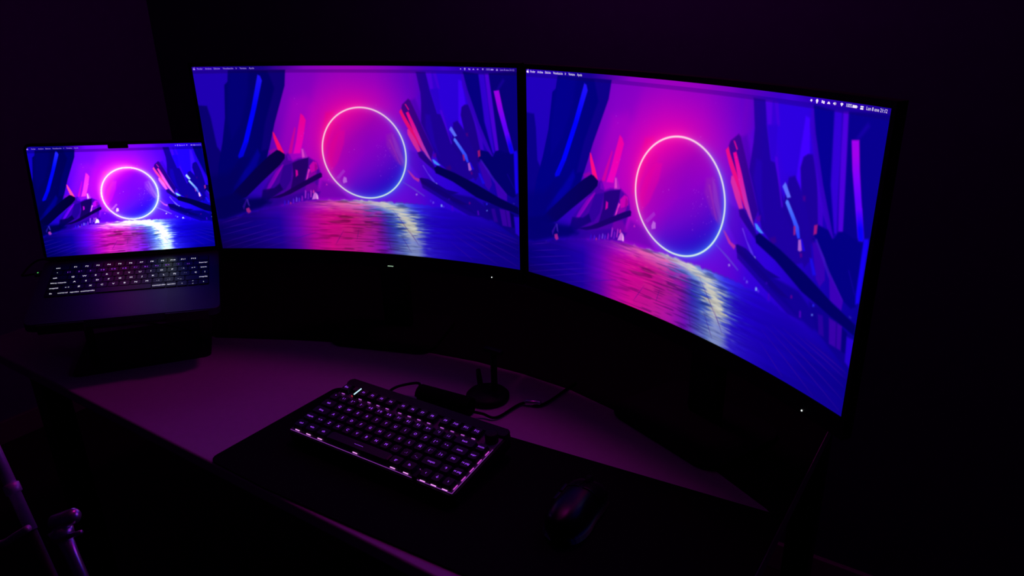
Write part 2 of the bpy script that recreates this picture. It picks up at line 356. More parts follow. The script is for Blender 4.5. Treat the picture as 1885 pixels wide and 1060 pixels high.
 ([(9097,6927),(9216,6907),(9310,7602),(9179,7604)],(70,0,150),None,None,3,0.8),
 ([(9367,6876),(9692,6939),(9737,7777),(9454,7747)],(90,0,160),None,None,2.5,0.9),
 ([(9540,6914),(9573,6915),(9644,7775),(9611,7777)],(40,0,120),None,None,1.6,0.7),
 ([(9698,6996),(9823,7087),(9865,7799),(9764,7787)],(8,0,92),None,None,2.5,1),
 ([(9828,7207),(9999,7197),(9991,8197),(9870,8079)],(56,0,200),None,None,3,1),
 ([(7412,4909),(7599,5022),(7974,5234),(8659,5734),(9405,6348),(9978,6698),(9999,7071),(9397,6811),(8642,6416),(7896,5696),(7346,5308),(7311,5054)],(3,0,72),None,None,2.5,1),
 ([(6805,5659),(6901,5670),(7370,6055),(7871,6492),(8375,6855),(8117,6876),(7546,6538),(6859,5905)],(26,0,104),None,None,3,0.8),
 ([(7186,6968),(7184,6872),(7206,6832),(7237,6855),(7242,6935)],(150,80,230),None,None,2,0.85),
 ([(7456,7113),(7452,6991),(7473,6951),(7504,6974),(7512,7079)],(215,190,245),None,None,2,0.85),
 ([(7516,7138),(7515,7056),(7536,7016),(7567,7038),(7571,7104)],(130,50,220),None,None,2,0.85),
 ([(7713,6698),(7713,6631),(7733,6592),(7763,6614),(7767,6666)],(70,0,170),None,None,2,0.85),
 ([(8384,6822),(8380,6720),(8400,6681),(8429,6702),(8436,6789)],(150,0,130),None,None,2,0.85),
 ([(8659,7361),(8643,7135),(8662,7096),(8691,7116),(8710,7325)],(120,0,190),None,None,2,0.85),
 ([(8942,6765),(8940,6691),(8958,6653),(8986,6672),(8992,6732)],(60,40,250),None,None,2,0.85),
 ([(7814,7254),(7800,7018),(7820,6978),(7851,7000),(7868,7219)],(100,0,190),None,None,2,0.85),
 ([(7106,6889),(7103,6779),(7125,6739),(7156,6763),(7163,6856)],(90,30,220),None,None,2,0.85),
 ([(8941,7035),(8982,7006),(8988,7066),(8947,7095)],(150,130,250),None,None,1.5,0.9),
 ([(9809,6488),(9860,6512),(9858,6562),(9807,6550)],(70,40,170),None,None,1.5,0.8),
]
FLOOR_LINES = [[(126,8479),(784,8162)],[(129,8828),(1157,8378)],[(57,9210),(1569,8526)],[(45,9652),(1983,8690)],[(140,9932),(2342,8809)],[(652,9971),(2709,8848)],[(1387,9966),(3194,8984)],[(7734,8989),(8438,9859)],[(7744,8482),(9261,9900)],[(7821,8217),(9923,9846)],[(8004,8089),(9941,9400)],[(8284,8028),(9944,8941)],[(8606,7997),(9944,8619)],[(8879,7993),(9944,8427)]]
FLOOR_JOINTS = [[(5597,9043),(5692,9830)],[(6042,8816),(6375,9843)],[(6353,8549),(6648,9402)],[(4141,8754),(3803,9647)],[(4644,8656),(4543,9308)],[(5843,7451),(6529,9083)]]
RING = (0.5064, 0.4478, 0.2402)          # centre u, v and radius in picture heights

def _ramp(x, stops):
    xs = [s[0] for s in stops]
    return np.stack([np.interp(x, xs, [s[1][k] for s in stops]) for k in range(3)], -1)

def _mix(img, col, al):
    al = np.clip(al, 0, 1)[..., None]
    return img * (1 - al) + np.asarray(col, float) * al

def _sstep(a, b, x):
    t = np.clip((x - a) / (b - a), 0, 1)
    return t * t * (3 - 2 * t)

def _noise(rng, H, W, ny, nx):
    g = rng.random((ny + 1, nx + 1))
    y = np.linspace(0, ny - 1e-6, H); x = np.linspace(0, nx - 1e-6, W)
    yi = y.astype(int); xi = x.astype(int)
    fy = (y - yi)[:, None]; fx = (x - xi)[None]
    fy = fy * fy * (3 - 2 * fy); fx = fx * fx * (3 - 2 * fx)
    a = g[yi][:, xi]; b = g[yi][:, xi + 1]; c = g[yi + 1][:, xi]; d = g[yi + 1][:, xi + 1]
    return (a * (1 - fx) + b * fx) * (1 - fy) + (c * (1 - fx) + d * fx) * fy

def _poly_cover(P, W, H, soft):
    """coverage 0..1 of polygon P (pixel coordinates) with an edge soft pixels wide, and its bounding box"""
    x0 = max(0, int(P[:, 0].min() - soft - 1)); x1 = min(W, int(P[:, 0].max() + soft + 2))
    y0 = max(0, int(P[:, 1].min() - soft - 1)); y1 = min(H, int(P[:, 1].max() + soft + 2))
    if x1 <= x0 or y1 <= y0: return None
    X, Y = np.meshgrid(np.arange(x0, x1) + .5, np.arange(y0, y1) + .5)
    d = np.full(X.shape, 1e9); ins = np.zeros(X.shape, bool)
    for i in range(len(P)):
        ax, ay = P[i]; bx, by = P[(i + 1) % len(P)]
        ex, ey = bx - ax, by - ay
        t = np.clip(((X - ax) * ex + (Y - ay) * ey) / max(ex * ex + ey * ey, 1e-9), 0, 1)
        d = np.minimum(d, np.hypot(X - ax - t * ex, Y - ay - t * ey))
        if abs(ey) > 1e-9:
            ins ^= ((ay > Y) != (by > Y)) & (X < ex * (Y - ay) / ey + ax)
    sd = np.where(ins, d, -d)
    return _sstep(-.5 * soft, .5 * soft, sd), slice(y0, y1), slice(x0, x1), X, Y

def wallpaper(W=1280, H=720):
    """the picture on the three screens (values 0..255): a neon ring in a crystal cave over a wet tiled floor"""
    rng = np.random.default_rng(5)
    u, v = np.meshgrid((np.arange(W) + .5) / W, (np.arange(H) + .5) / H)
    asp = W / H
    dx = (u - RING[0]) * asp; dy = v - RING[1]; r = np.hypot(dx, dy)
    ux = dx / np.maximum(r, 1e-6); uy = dy / np.maximum(r, 1e-6)
    # cave air
    img = _ramp(u, [(0, (42, 0, 165)), (.18, (70, 0, 175)), (.3, (134, 0, 204)), (.45, (166, 0, 200)), (.56, (152, 0, 205)), (.66, (94, 0, 208)), (.78, (66, 0, 208)), (1, (16, 0, 130))])
    img = _mix(img, (70, 0, 180), _sstep(.25, .0, v) * .35)
    pink = np.clip(.5 + .5 * (-ux * .55 - uy * .83), 0, 1) ** 1.3
    out = np.maximum(r - RING[2], 0)
    img = _mix(img, (192, 0, 180), .72 * pink * np.exp(-(out / .20) ** 1.4))
    img = _mix(img, (240, 2, 156), .90 * pink * np.exp(-(out / .075) ** 1.15))
    blue = np.clip(.5 + .5 * (ux * .62 + uy * .78), 0, 1) ** 1.5
    img = _mix(img, (84, 20, 234), .8 * blue * np.exp(-(out / .10) ** 1.3))
    # inside the ring
    a = (-dx * .6 - dy * .8) / RING[2]
    ins = _ramp(a, [(-1, (20, 6, 180)), (-.75, (52, 2, 196)), (-.35, (104, 6, 200)), (0, (146, 0, 196)), (.4, (160, 0, 180)), (.75, (196, 0, 168)), (1, (232, 0, 150))])
    ins = _mix(ins, (120, 0, 196), .35 * np.exp(-((dx - .05) ** 2 + (dy + .02) ** 2) / .018))
    rim = np.exp(-(np.maximum(RING[2] - r, 0) / .035))
    left = np.clip(-ux * .9 - uy * .35, 0, 1)
    ins = _mix(ins, (236, 2, 156), rim * pink * .4)
    ins = _mix(ins, (232, 4, 166), .75 * left * np.exp(-(np.maximum(RING[2] - r, 0) / .085)))
    ins = _mix(ins, (60, 70, 245), rim * blue * .6)
    k = _sstep(RING[2] + .002, RING[2] - .002, r)[..., None]
    img = img * (1 - k) + ins * k
    rock_end = np.interp(u, [0, .06, .145, .23, .3, .4, .48, .6, .69, .74, .785, .86, .93, 1], [.838, .812, .775, .742, .716, .706, .703, .703, .706, .712, .726, .757, .80, .842])
    # crystals
    s = W / 960.
    def draw(rows, scale=1.0):
        nonlocal img
        for pts, c0, c1, g, soft, al in rows:
            P = np.array(pts, float) / 1e4 * (W, H)
            res = _poly_cover(P, W, H, (soft * 1.35 + 1.2) * s)
            if res is None: continue
            cov, sy, sx, X, Y = res
            if g:
                p, q = np.array(g, float) / 1e4 * (W, H)
                e = q - p
                t = np.clip(((X - p[0]) * e[0] + (Y - p[1]) * e[1]) / (e @ e), 0, 1)[..., None]
                col = np.array(c0, float) * (1 - t) + np.array(c1, float) * t
            else:
                col = np.array(c0, float)
            m = (cov * al)[..., None]
            img[sy, sx] = img[sy, sx] * (1 - m) + col * m
    draw(SHARDS)
    tint = (_sstep(.66, .74, u) + _sstep(.24, .12, u)) [..., None]
    img = img * (1 - tint * np.array((.34, 0, 0))) + tint * np.array((0, 0, 9.))
    img = _mix(img, (84, 40, 226), .30 * np.exp(-np.abs(out / .05) ** 1.5) * np.clip(ux, 0, 1) * (r > RING[2]))
    # dust in the air
    for i in range(46):
        if i < 28: px, py = rng.normal(.575, .022), rng.normal(.475, .055)
        else: px, py = rng.uniform(.3, .72), rng.uniform(.06, .6)
        q = np.exp(-(((u - px) * asp) ** 2 + (v - py) ** 2) / (.0016 ** 2 * rng.uniform(.5, 1.6)))
        img = _mix(img, (200, 110, 240), q * rng.uniform(.25, .8))
    # floor
    t = np.clip((v - rock_end) / (1 - rock_end), 0, 1)
    far = _ramp(u, [(0, (16, 0, 104)), (.12, (26, 0, 130)), (.2, (52, 0, 165)), (.27, (96, 0, 175)), (.34, (136, 0, 182)), (.40, (200, 40, 176)), (.45, (196, 90, 194)), (.5, (150, 110, 215)), (.56, (120, 120, 225)), (.62, (90, 90, 230)), (.66, (50, 24, 225)), (.75, (34, 0, 205)), (.88, (26, 0, 170)), (1, (16, 0, 130))])
    mid = _ramp(u, [(0, (8, 0, 96)), (.12, (16, 0, 128)), (.2, (30, 0, 155)), (.26, (104, 0, 180)), (.31, (182, 2, 166)), (.36, (226, 4, 152)), (.43, (226, 10, 140)), (.48, (206, 20, 155)), (.53, (160, 20, 180)), (.565, (64, 40, 200)), (.6, (50, 70, 205)), (.66, (46, 44, 215)), (.69, (34, 0, 206)), (.8, (24, 0, 172)), (.9, (16, 0, 150)), (1, (12, 0, 132))])
    near = _ramp(u, [(0, (14, 0, 74)), (.1, (14, 0, 104)), (.2, (30, 0, 140)), (.26, (90, 0, 160)), (.31, (176, 2, 150)), (.37, (218, 10, 140)), (.45, (204, 22, 152)), (.5, (182, 18, 172)), (.55, (120, 14, 190)), (.585, (86, 70, 195)), (.62, (96, 112, 200)), (.66, (84, 96, 200)), (.69, (40, 10, 200)), (.8, (22, 0, 168)), (1, (16, 0, 134))])
    ta = _sstep(.0, .35, t)[..., None]; tb = _sstep(.45, 1., t)[..., None]
    fl = (far * (1 - ta) + mid * ta) * (1 - tb) + near * tb
    # the ring's bright reflection curving to the right
    vv = np.array([.703, .712, .722, .735, .755, .78, .81, .84, .875, .92, 1.0])
    cu = np.interp(v, vv, [.500, .520, .548, .578, .604, .622, .634, .642, .645, .645, .645])
    hw = np.interp(v, vv, [.075, .066, .050, .044, .035, .030, .027, .027, .028, .030, .034])
    st = _noise(rng, H, W, 170, 26) * .5 + _noise(rng, H, W, 260, 60) * .5
    wob = (st - .5) * .058
    arc = np.exp(-np.abs((u + wob - cu) / hw) ** 2.4)
    st2 = _noise(rng, H, W, 230, 48)
    strength = np.interp(v, [.70, .715, .8, .86, .885, .92, 1], [1, 1, 1, 1, .68, .42, .30])
    bluehalo = np.exp(-np.abs((u + wob * 1.3 - cu) / (hw * 1.75)) ** 2)
    fl = _mix(fl, (70, 120, 222), bluehalo * .78 * strength)
    fl = _mix(fl, (214, 212, 200), arc * strength * (.95 + .3 * st2))
    gl = np.exp(-((u - .40) / .10) ** 2 - ((v - .735) / .025) ** 2) + .7 * np.exp(-((u - .47) / .05) ** 2 - ((v - .722) / .014) ** 2)
    fl = _mix(fl, (238, 120, 178), gl * (.25 + .75 * st2) * .75)
    # blue glints inside the bend
    gb = np.exp(-((u - .545) / .055) ** 2 - ((v - .765) / .04) ** 2)
    fl = _mix(fl, (70, 120, 225), gb * _sstep(.35, .8, st) * .9)
    gb = np.exp(-((u - .45) / .10) ** 2 - ((v - .80) / .08) ** 2)
    fl = _mix(fl, (250, 70, 150), gb * _sstep(.55, .85, st2) * .55)
    # tile courses: thin dark streaks
    lit = np.exp(-((u - .5) / .19) ** 4)
    row = _noise(rng, H, W, 200, 26)
    fl *= (1 - .30 * (_sstep(.56, .8, row) * lit * (1 - .6 * arc)))[..., None]
    vr = .70 - .0; ph = 14.0 / np.maximum(v - .655, .02)
    lines = np.abs(ph - np.round(ph)); pw = 14.0 / np.maximum(v - .655, .02) ** 2 / H
    fl *= (1 - .20 * np.exp(-(lines / np.clip(pw * 1.1, .02, .4)) ** 2) * lit * (1 - .7 * arc) * _sstep(.74, .8, v))[..., None]
    fl *= (.94 + .12 * _noise(rng, H, W, 90, 12))[..., None]
    k = _sstep(-.006, .008, v - rock_end + (_noise(rng, H, W, 2, 120) - .5) * .012)[..., None]
    keep = img.copy()
    img = img * (1 - k) + fl * k
    def stroke(P, width, col, al):
        nonlocal img
        p, q = np.array(P, float) / 1e4 * (W, H)
        e = q - p; n = np.array([-e[1], e[0]]) / np.hypot(*e) * width * .5
        res = _poly_cover(np.array([p - n * .5, q - n, q + n, p + n * .5]), W, H, 1.6 * s)
        if res is None: return
        cov, sy, sx, X, Y = res
        tt = np.clip(((X - p[0]) * e[0] + (Y - p[1]) * e[1]) / (e @ e), 0, 1)
        m = (cov * al * np.sin(np.pi * (.12 + .8 * tt)))[..., None]
        img[sy, sx] = img[sy, sx] * (1 - m) + np.array(col, float) * m
    for P in FLOOR_LINES: stroke(P, 2.0 * s, (56, 12, 160), .85)
    for P in FLOOR_JOINTS: stroke(P, 1.5 * s, (60, 10, 110), .8)
    # rocks' feet again in front of the floor (the small crystals and the right-hand pillars)
    # the ring itself
    w = np.abs(r - RING[2])
    glow = np.exp(-(w / .016) ** 1.2)
    gcol = _ramp(u, [(.37, (255, 60, 170)), (.5, (250, 70, 190)), (.64, (120, 130, 255))])
    gcol = gcol * (1 - blue[..., None]) + np.array((70, 140, 250.)) * blue[..., None]
    img = img * (1 - .62 * glow[..., None]) + gcol * (.62 * glow[..., None])
    core = _sstep(.0052, .0020, w)
    ccol = np.array((255, 214, 232.)) * (1 - blue[..., None]) + np.array((212, 246, 236.)) * blue[..., None]
    img = img * (1 - core[..., None]) + ccol * core[..., None]
    # edge falloff of the panel
    return np.clip(img, 0, 255)
# ------------------------------------------------------------------ the picture shown on all three screens
WALL = wallpaper(1280, 720)
WALL_TOP = None

def to_linear(a):
    a = np.clip(a / 255., 0, 1)
    return np.where(a <= .04045, a / 12.92, ((a + .055) / 1.055) ** 2.4)

def grid_picture(nx, ny, u0=0., u1=1., menu=0.0180, bright=1.0, lift=0.0):
    """picture values at the (nx+1) x (ny+1) corners of a screen's pixel grid, top row first"""
    H, W = WALL.shape[:2]
    img = WALL
    k = np.ones(3) / 3.
    sm = (np.pad(img, ((1, 1), (0, 0), (0, 0)), 'edge')[:-2] + img + np.pad(img, ((1, 1), (0, 0), (0, 0)), 'edge')[2:]) / 3
    sm = (np.pad(sm, ((0, 0), (1, 1), (0, 0)), 'edge')[:, :-2] + sm + np.pad(sm, ((0, 0), (1, 1), (0, 0)), 'edge')[:, 2:]) / 3
    us = u0 + (u1 - u0) * np.arange(nx + 1) / nx; vs = np.arange(ny + 1) / ny
    xi = np.clip(us * W - .5, 0, W - 1.001); yi = np.clip(vs * H - .5, 0, H - 1.001)
    x = xi.astype(int); y = yi.astype(int); fx = (xi - x)[None, :, None]; fy = (yi - y)[:, None, None]
    a = sm[y][:, x]; b = sm[y][:, x + 1]; c = sm[y + 1][:, x]; d = sm[y + 1][:, x + 1]
    p = (a * (1 - fx) + b * fx) * (1 - fy) + (c * (1 - fx) + d * fx) * fy
    # menu bar: a lighter see-through strip with a darker one below it
    v = vs[:, None] + 0 * us[None]
    top = p[int(.03 * ny):int(.09 * ny)].mean(0)
    n = nx // 16 * 2 + 1
    top = np.stack([np.convolve(np.pad(top[:, i], n // 2, 'edge'), np.ones(n) / n, 'valid') for i in range(3)], -1)
    shade = (_sstep(menu * 1.95, menu * 1.8, v) * .27)[..., None]
    p = p * (1 - shade) + np.array((20, 0, 60.)) * shade
    bar = top[None] * .82 + np.array((20, 0, 30.))
    kb = _sstep(menu + .0012, menu - .0012, v)[..., None]
    p = p * (1 - kb) + bar * kb
    if bright != 1.0:
        # the smaller panel: steeper contrast, whites burnt out
        lum = p.min(-1, keepdims=True); red = np.clip(p[..., :1], 0, 255)
        blue = np.clip(p[..., 2:] / 190., 0, 1.0)
        tone = np.concatenate([.86 + .22 * np.clip((red - 150) / 70., 0, 1), 1.1 + 0 * red, (.66 + .40 * blue) * (1 + .52 * red / 220.)], -1)
        p = p * tone * bright + lum * .8
        p[..., 1:2] += 56 * np.clip((red - 192) / 45., 0, 1)
        p[..., 0] -= 14 * (1 - np.clip(p[..., 0] / 110., 0, 1))
        over = np.maximum(p - 255, 0).sum(-1, keepdims=True)
        p = np.minimum(p, 255) + over * .22
    if lift: p = p + np.array((0, 0, lift)) * np.clip(1.35 - p[..., 2:] / 140., 0, 1) * np.clip(p[..., 2:] / 100., 0, 1)
    lin = to_linear(np.clip(p, 0, 255))
    return lin

def screen_mesh(name, pos, pic, mat, parent):
    """pos: (ny+1, nx+1, 3) corner positions, top row first; faces look towards -y of the screen"""
    ny, nx = pos.shape[0] - 1, pos.shape[1] - 1
    me = bpy.data.meshes.new(name)
    idx = np.arange((ny + 1) * (nx + 1)).reshape(ny + 1, nx + 1)
    q = np.stack([idx[1:, :-1], idx[1:, 1:], idx[:-1, 1:], idx[:-1, :-1]], -1).reshape(-1, 4)
    me.vertices.add(idx.size); me.vertices.foreach_set('co', pos.reshape(-1, 3).astype(np.float32).ravel())
    me.loops.add(q.size); me.loops.foreach_set('vertex_index', q.astype(np.int32).ravel())
    me.polygons.add(len(q)); me.polygons.foreach_set('loop_start', np.arange(0, q.size, 4, dtype=np.int32))
    at = me.attributes.new('picture', 'FLOAT_COLOR', 'POINT')
    at.data.foreach_set('color', np.concatenate([pic.reshape(-1, 3), np.ones((idx.size, 1))], 1).astype(np.float32).ravel())
    me.update(calc_edges=True)
    return link(name, me, mat, parent)

# ------------------------------------------------------------------ the room
X0, X1, Y0, Y1, ZC = -2.0, 1.25, -1.5, 1.62, 2.4
structure(boxed('floor', (X0, X1, Y0, Y1, -.1, 0), M['floor']))
structure(boxed('ceiling', (X0, X1, Y0, Y1, ZC, ZC + .1), M['ceiling']))
structure(boxed('wall_back', (X0 - .1, X1 + .1, Y1, Y1 + .1, -.1, ZC + .1), M['wall']))
structure(boxed('wall_front', (X0 - .1, X1 + .1, Y0 - .1, Y0, -.1, ZC + .1), M['wall']))
structure(boxed('wall_left', (X0 - .1, X0, Y0, Y1, -.1, ZC + .1), M['sidewall_lit']))
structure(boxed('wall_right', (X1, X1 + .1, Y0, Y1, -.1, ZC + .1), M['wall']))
structure(boxed('baseboard_back', (X0, X1, Y1 - .014, Y1, 0, .08), M['skirting'], bevel=.003))
structure(boxed('baseboard_left', (X0, X0 + .014, Y0, Y1 - .014, 0, .08), M['skirting'], bevel=.003))

# ------------------------------------------------------------------ desk
DT = .74
DF = place(-.463, .947).y - .003                      # the desk's front edge
desk = thing('desk', 'long pale desk with rounded front edge carrying the screens and black desk mat', 'desk', (-.05, 1.0, 0))
def desk_local(x0, x1, y0, y1, z0, z1): return (x0 + .05, x1 + .05, y0 - 1.0, y1 - 1.0, z0, z1)
bm = bmesh.new()
prof = [(DF + .004, DT - .024), (1.36, DT - .024), (1.36, DT)]
prof += [(DF + .004 - .004 * math.sin(a), DT - .004 + .004 * math.cos(a)) for a in [i * math.pi / 16 for i in range(0, 9)]]
prof += [(DF, DT - .018), (DF + .002, DT - .022)]
ends = [[bm.verts.new((x + .05, y - 1.0, z)) for y, z in prof] for x in (-1.02, .506)]
for i in range(len(prof)):
    j = (i + 1) % len(prof); bm.faces.new((ends[0][i], ends[0][j], ends[1][j], ends[1][i]))
bm.faces.new(ends[0][::-1]); bm.faces.new(ends[1])
bmesh.ops.recalc_face_normals(bm, faces=bm.faces)
from_bm('desk_top', bm, M['desk'], desk)
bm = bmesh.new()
prism(bm, [(x + .05, y - 1.0) for x, y in ((-1.019, .80), (-.62, .795), (-.48, .868), (-.39, .91), (-.30, .945), (-.2, .972), (-.1, .99), (0, .995), (.1, .99), (.2, .968), (.30, .935), (.39, .898), (.48, .85), (.505, .83), (.505, 1.359), (-1.019, 1.359))], DT - .001, DT + .0006)  # added black sheet: the shade below the monitors put in as colour
from_bm('rear_shade_sheet', bm, M['shade_sheet'], desk)['label'] = 'black sheet added to the desk top as shade under the monitors'
for x in (-.98, .43):
    for y in (DF + .06, 1.28):
        boxed('leg', desk_local(x, x + .05, y, y + .05, 0, DT - .024), M['steel'], desk, .002)
boxed('rear_rail', desk_local(-.93, .43, 1.295, 1.315, DT - .12, DT - .024), M['steel'], desk)

# ------------------------------------------------------------------ desk mat
def on_plane(px, py, z):
    """the point at height z (from the eye) that the surveyor saw at (px, py) of his plate"""
    d = r2 * ((px - 942.5) / FOCAL) + u2 * (-(py - 530) / FOCAL) + fwd
    d = d * (z / d.z); return place(d.x, d.y, d.z)
fl, f1, f2 = on_plane(390, 838, -.635), on_plane(545, 920, -.635), on_plane(822, 1044, -.635)
bl, b2 = on_plane(622, 711, -.635), on_plane(1340, 920, -.635)
fd, bd = (f2 - fl).normalized(), (b2 - bl).normalized()
fr = fl + fd * ((.497 - fl.x) / fd.x); br = bl + bd * ((.500 - bl.x) / bd.x)
fr.x = br.x = .5045
front = [(fl.x + .004, DF + .002), (-.12, DF + .0012), (-.05, DF + .0045), (.05, DF + .0095), (.20, DF + .0185), (fr.x, DF + .036)]
bm = bmesh.new(); prism(bm, front + [(p.x, p.y) for p in (br, bl)], DT + .0001, DT + .003)
ve = [e for e in bm.edges if abs(e.verts[0].co.z - e.verts[1].co.z) > .001 and (e.verts[0].co.x < fl.x + .02 or e.verts[0].co.x < bl.x + .002)]
bmesh.ops.bevel(bm, geom=ve, offset=.014, segments=5, profile=.5, affect='EDGES')
tag(from_bm('desk_mat', bm, M['mat']), 'wide black cloth desk mat lying under the purple backlit keyboard', 'desk mat')
MT = DT + .003

# ------------------------------------------------------------------ the two curved monitors
SW, SH, SR = .5977, .3362, 1.27507             # lit panel width, height, radius of curvature

def bent(s, z, off):
    a = s / SR
    return ((SR + off) * math.sin(a), (SR + off) * math.cos(a) - SR, z)


def monitor(survey, yaw, label, textmat, scrmat, scale_text, foot_back, green, lift):
    c = place(*survey); zc = c.z - DT
    root = thing('curved_monitor', label, 'monitor', (c.x, c.y, DT), yaw + DESK_ANGLE, 'curved monitors side by side on the desk')
    nx, ny = 640, 360
    s = (np.arange(nx + 1) / nx - .5) * SW; z = zc + (.5 - np.arange(ny + 1) / ny) * SH
    a = s / SR
    pos = np.zeros((ny + 1, nx + 1, 3))
    pos[..., 0] = (SR * np.sin(a))[None]; pos[..., 1] = (SR * np.cos(a) - SR)[None]; pos[..., 2] = z[:, None]
    disp = screen_mesh('display', pos, grid_picture(640, 360, lift=lift), scrmat, root)
    # housing: curved front, rounded hump at the back
    L, B, T, CH = SW / 2 + .0058, .0, SH / 2 + .0075, SH / 2 + .027
    bm = bmesh.new(); NX, NZ = 40, 14
    def hump(u, w): return .013 + .030 * max(0, 1 - abs(u) ** 3) * max(0, 1 - abs(w) ** 3)
    F, K = [], []
    for j in range(NZ + 1):
        w = j / NZ; zz = zc - CH + (CH + T) * w
        F.append([bm.verts.new(bent(L * (2 * i / NX - 1), zz, .0016)) for i in range(NX + 1)])
        K.append([bm.verts.new(bent(L * (2 * i / NX - 1), zz, hump(2 * i / NX - 1, 2 * w - 1))) for i in range(NX + 1)])
    for j in range(NZ):
        for i in range(NX):
            bm.faces.new((F[j][i], F[j][i + 1], F[j + 1][i + 1], F[j + 1][i])); bm.faces.new((K[j][i], K[j + 1][i], K[j + 1][i + 1], K[j][i + 1]))
        bm.faces.new((F[j][0], F[j + 1][0], K[j + 1][0], K[j][0])); bm.faces.new((F[j][NX], K[j][NX], K[j + 1][NX], F[j + 1][NX]))
    for i in range(NX):
        bm.faces.new((F[0][i], K[0][i], K[0][i + 1], F[0][i + 1])); bm.faces.new((F[NZ][i], F[NZ][i + 1], K[NZ][i + 1], K[NZ][i]))
    from_bm('housing', bm, M['shell'], root)
    # frame pieces round the lit panel
    def strip(name, s0, s1, z0, z1, off0, off1, n, mat):
        bm = bmesh.new(); rows = []
        for i in range(n + 1):
            ss = s0 + (s1 - s0) * i / n
            rows.append([bm.verts.new(bent(ss, zz, oo)) for zz, oo in ((z0, off1), (z0, off0), (z1, off0), (z1, off1))])
        for p, q in zip(rows, rows[1:]):
            for k in range(4): bm.faces.new((p[k], q[k], q[(k + 1) % 4], p[(k + 1) % 4]))
        bm.faces.new(rows[0]); bm.faces.new(rows[-1][::-1])
        bmesh.ops.recalc_face_normals(bm, faces=bm.faces)
        return from_bm(name, bm, mat, root)
    hw, hh = SW / 2, SH / 2
    strip('side_bezel', -L, -hw - .0003, zc - hh, zc + T, -.0012, .0022, 1, M['shell'])
    strip('side_bezel', hw + .0003, L, zc - hh, zc + T, -.0012, .0022, 1, M['shell'])
    strip('top_bezel', -hw - .0003, hw + .0003, zc + hh + .0003, zc + T, -.0012, .0022, 40, M['shell'])
    chin = strip('chin', -L, L, zc - CH, zc - hh - .0003, -.0012, .0022, 40, M['shell'])
    bm = bmesh.new()
    x, y, zz = bent((.906 - .5) * SW, zc + (.5 - 1.0655) * SH, -.0014)
    bmesh.ops.create_uvsphere(bm, u_segments=10, v_segments=6, radius=.0011, matrix=Matrix.Translation((x, y, zz)))
    from_bm('power_light', bm, M['whiteled'], chin)['label'] = 'tiny white power light'
    if green:
        x, y, zz = bent((.5622 - .5) * SW, zc + (.5 - 1.0705) * SH, -.0016)
        e = boxed('sensor_light', (x - .0055, x + .0055, y - .0006, y + .0008, zz - .0006, zz + .0006), M['paleled'], chin)
        e['label'] = 'short pale green light slit'
    # stand behind the panel
    bm = bmesh.new()
    prism(bm, rounded_outline(-.11, .11, foot_back - .10, foot_back + .07, .03), .0007, .009, .002); from_bm('stand_foot', bm, M['shell'], root)
    bm = bmesh.new(); box(bm, -.03, .03, foot_back, foot_back + .022, .009, zc + .03, .006); from_bm('stand_column', bm, M['shell'], root)
    boxed('mount', (-.05, .05, .036, foot_back + .001, zc - .04, zc + .05), M['shell'], root, .004)
    # writing in the menu bar
    words = [('Finder', .0150, .0320), ('Archivo', .0395, .0585), ('Edición', .0657, .0842), ('Visualización', .0925, .1248), ('Ir', .1325, .1361), ('Ventana', .1440, .1650), ('Ayuda', .1728, .1885)]
    right = [('100%', .9084, .9205), ('Lun 8 ene 21:12', .9506, .9928)]
    menu_text(root, disp, words, right, lambda u, v: bent((u - .5) * SW, zc + (.5 - v) * SH, -.0006), SW, SH, .0098, textmat, scale_text)
    return root

def outline_face(pts): return np.array(pts, float), [tuple(range(len(pts)))]

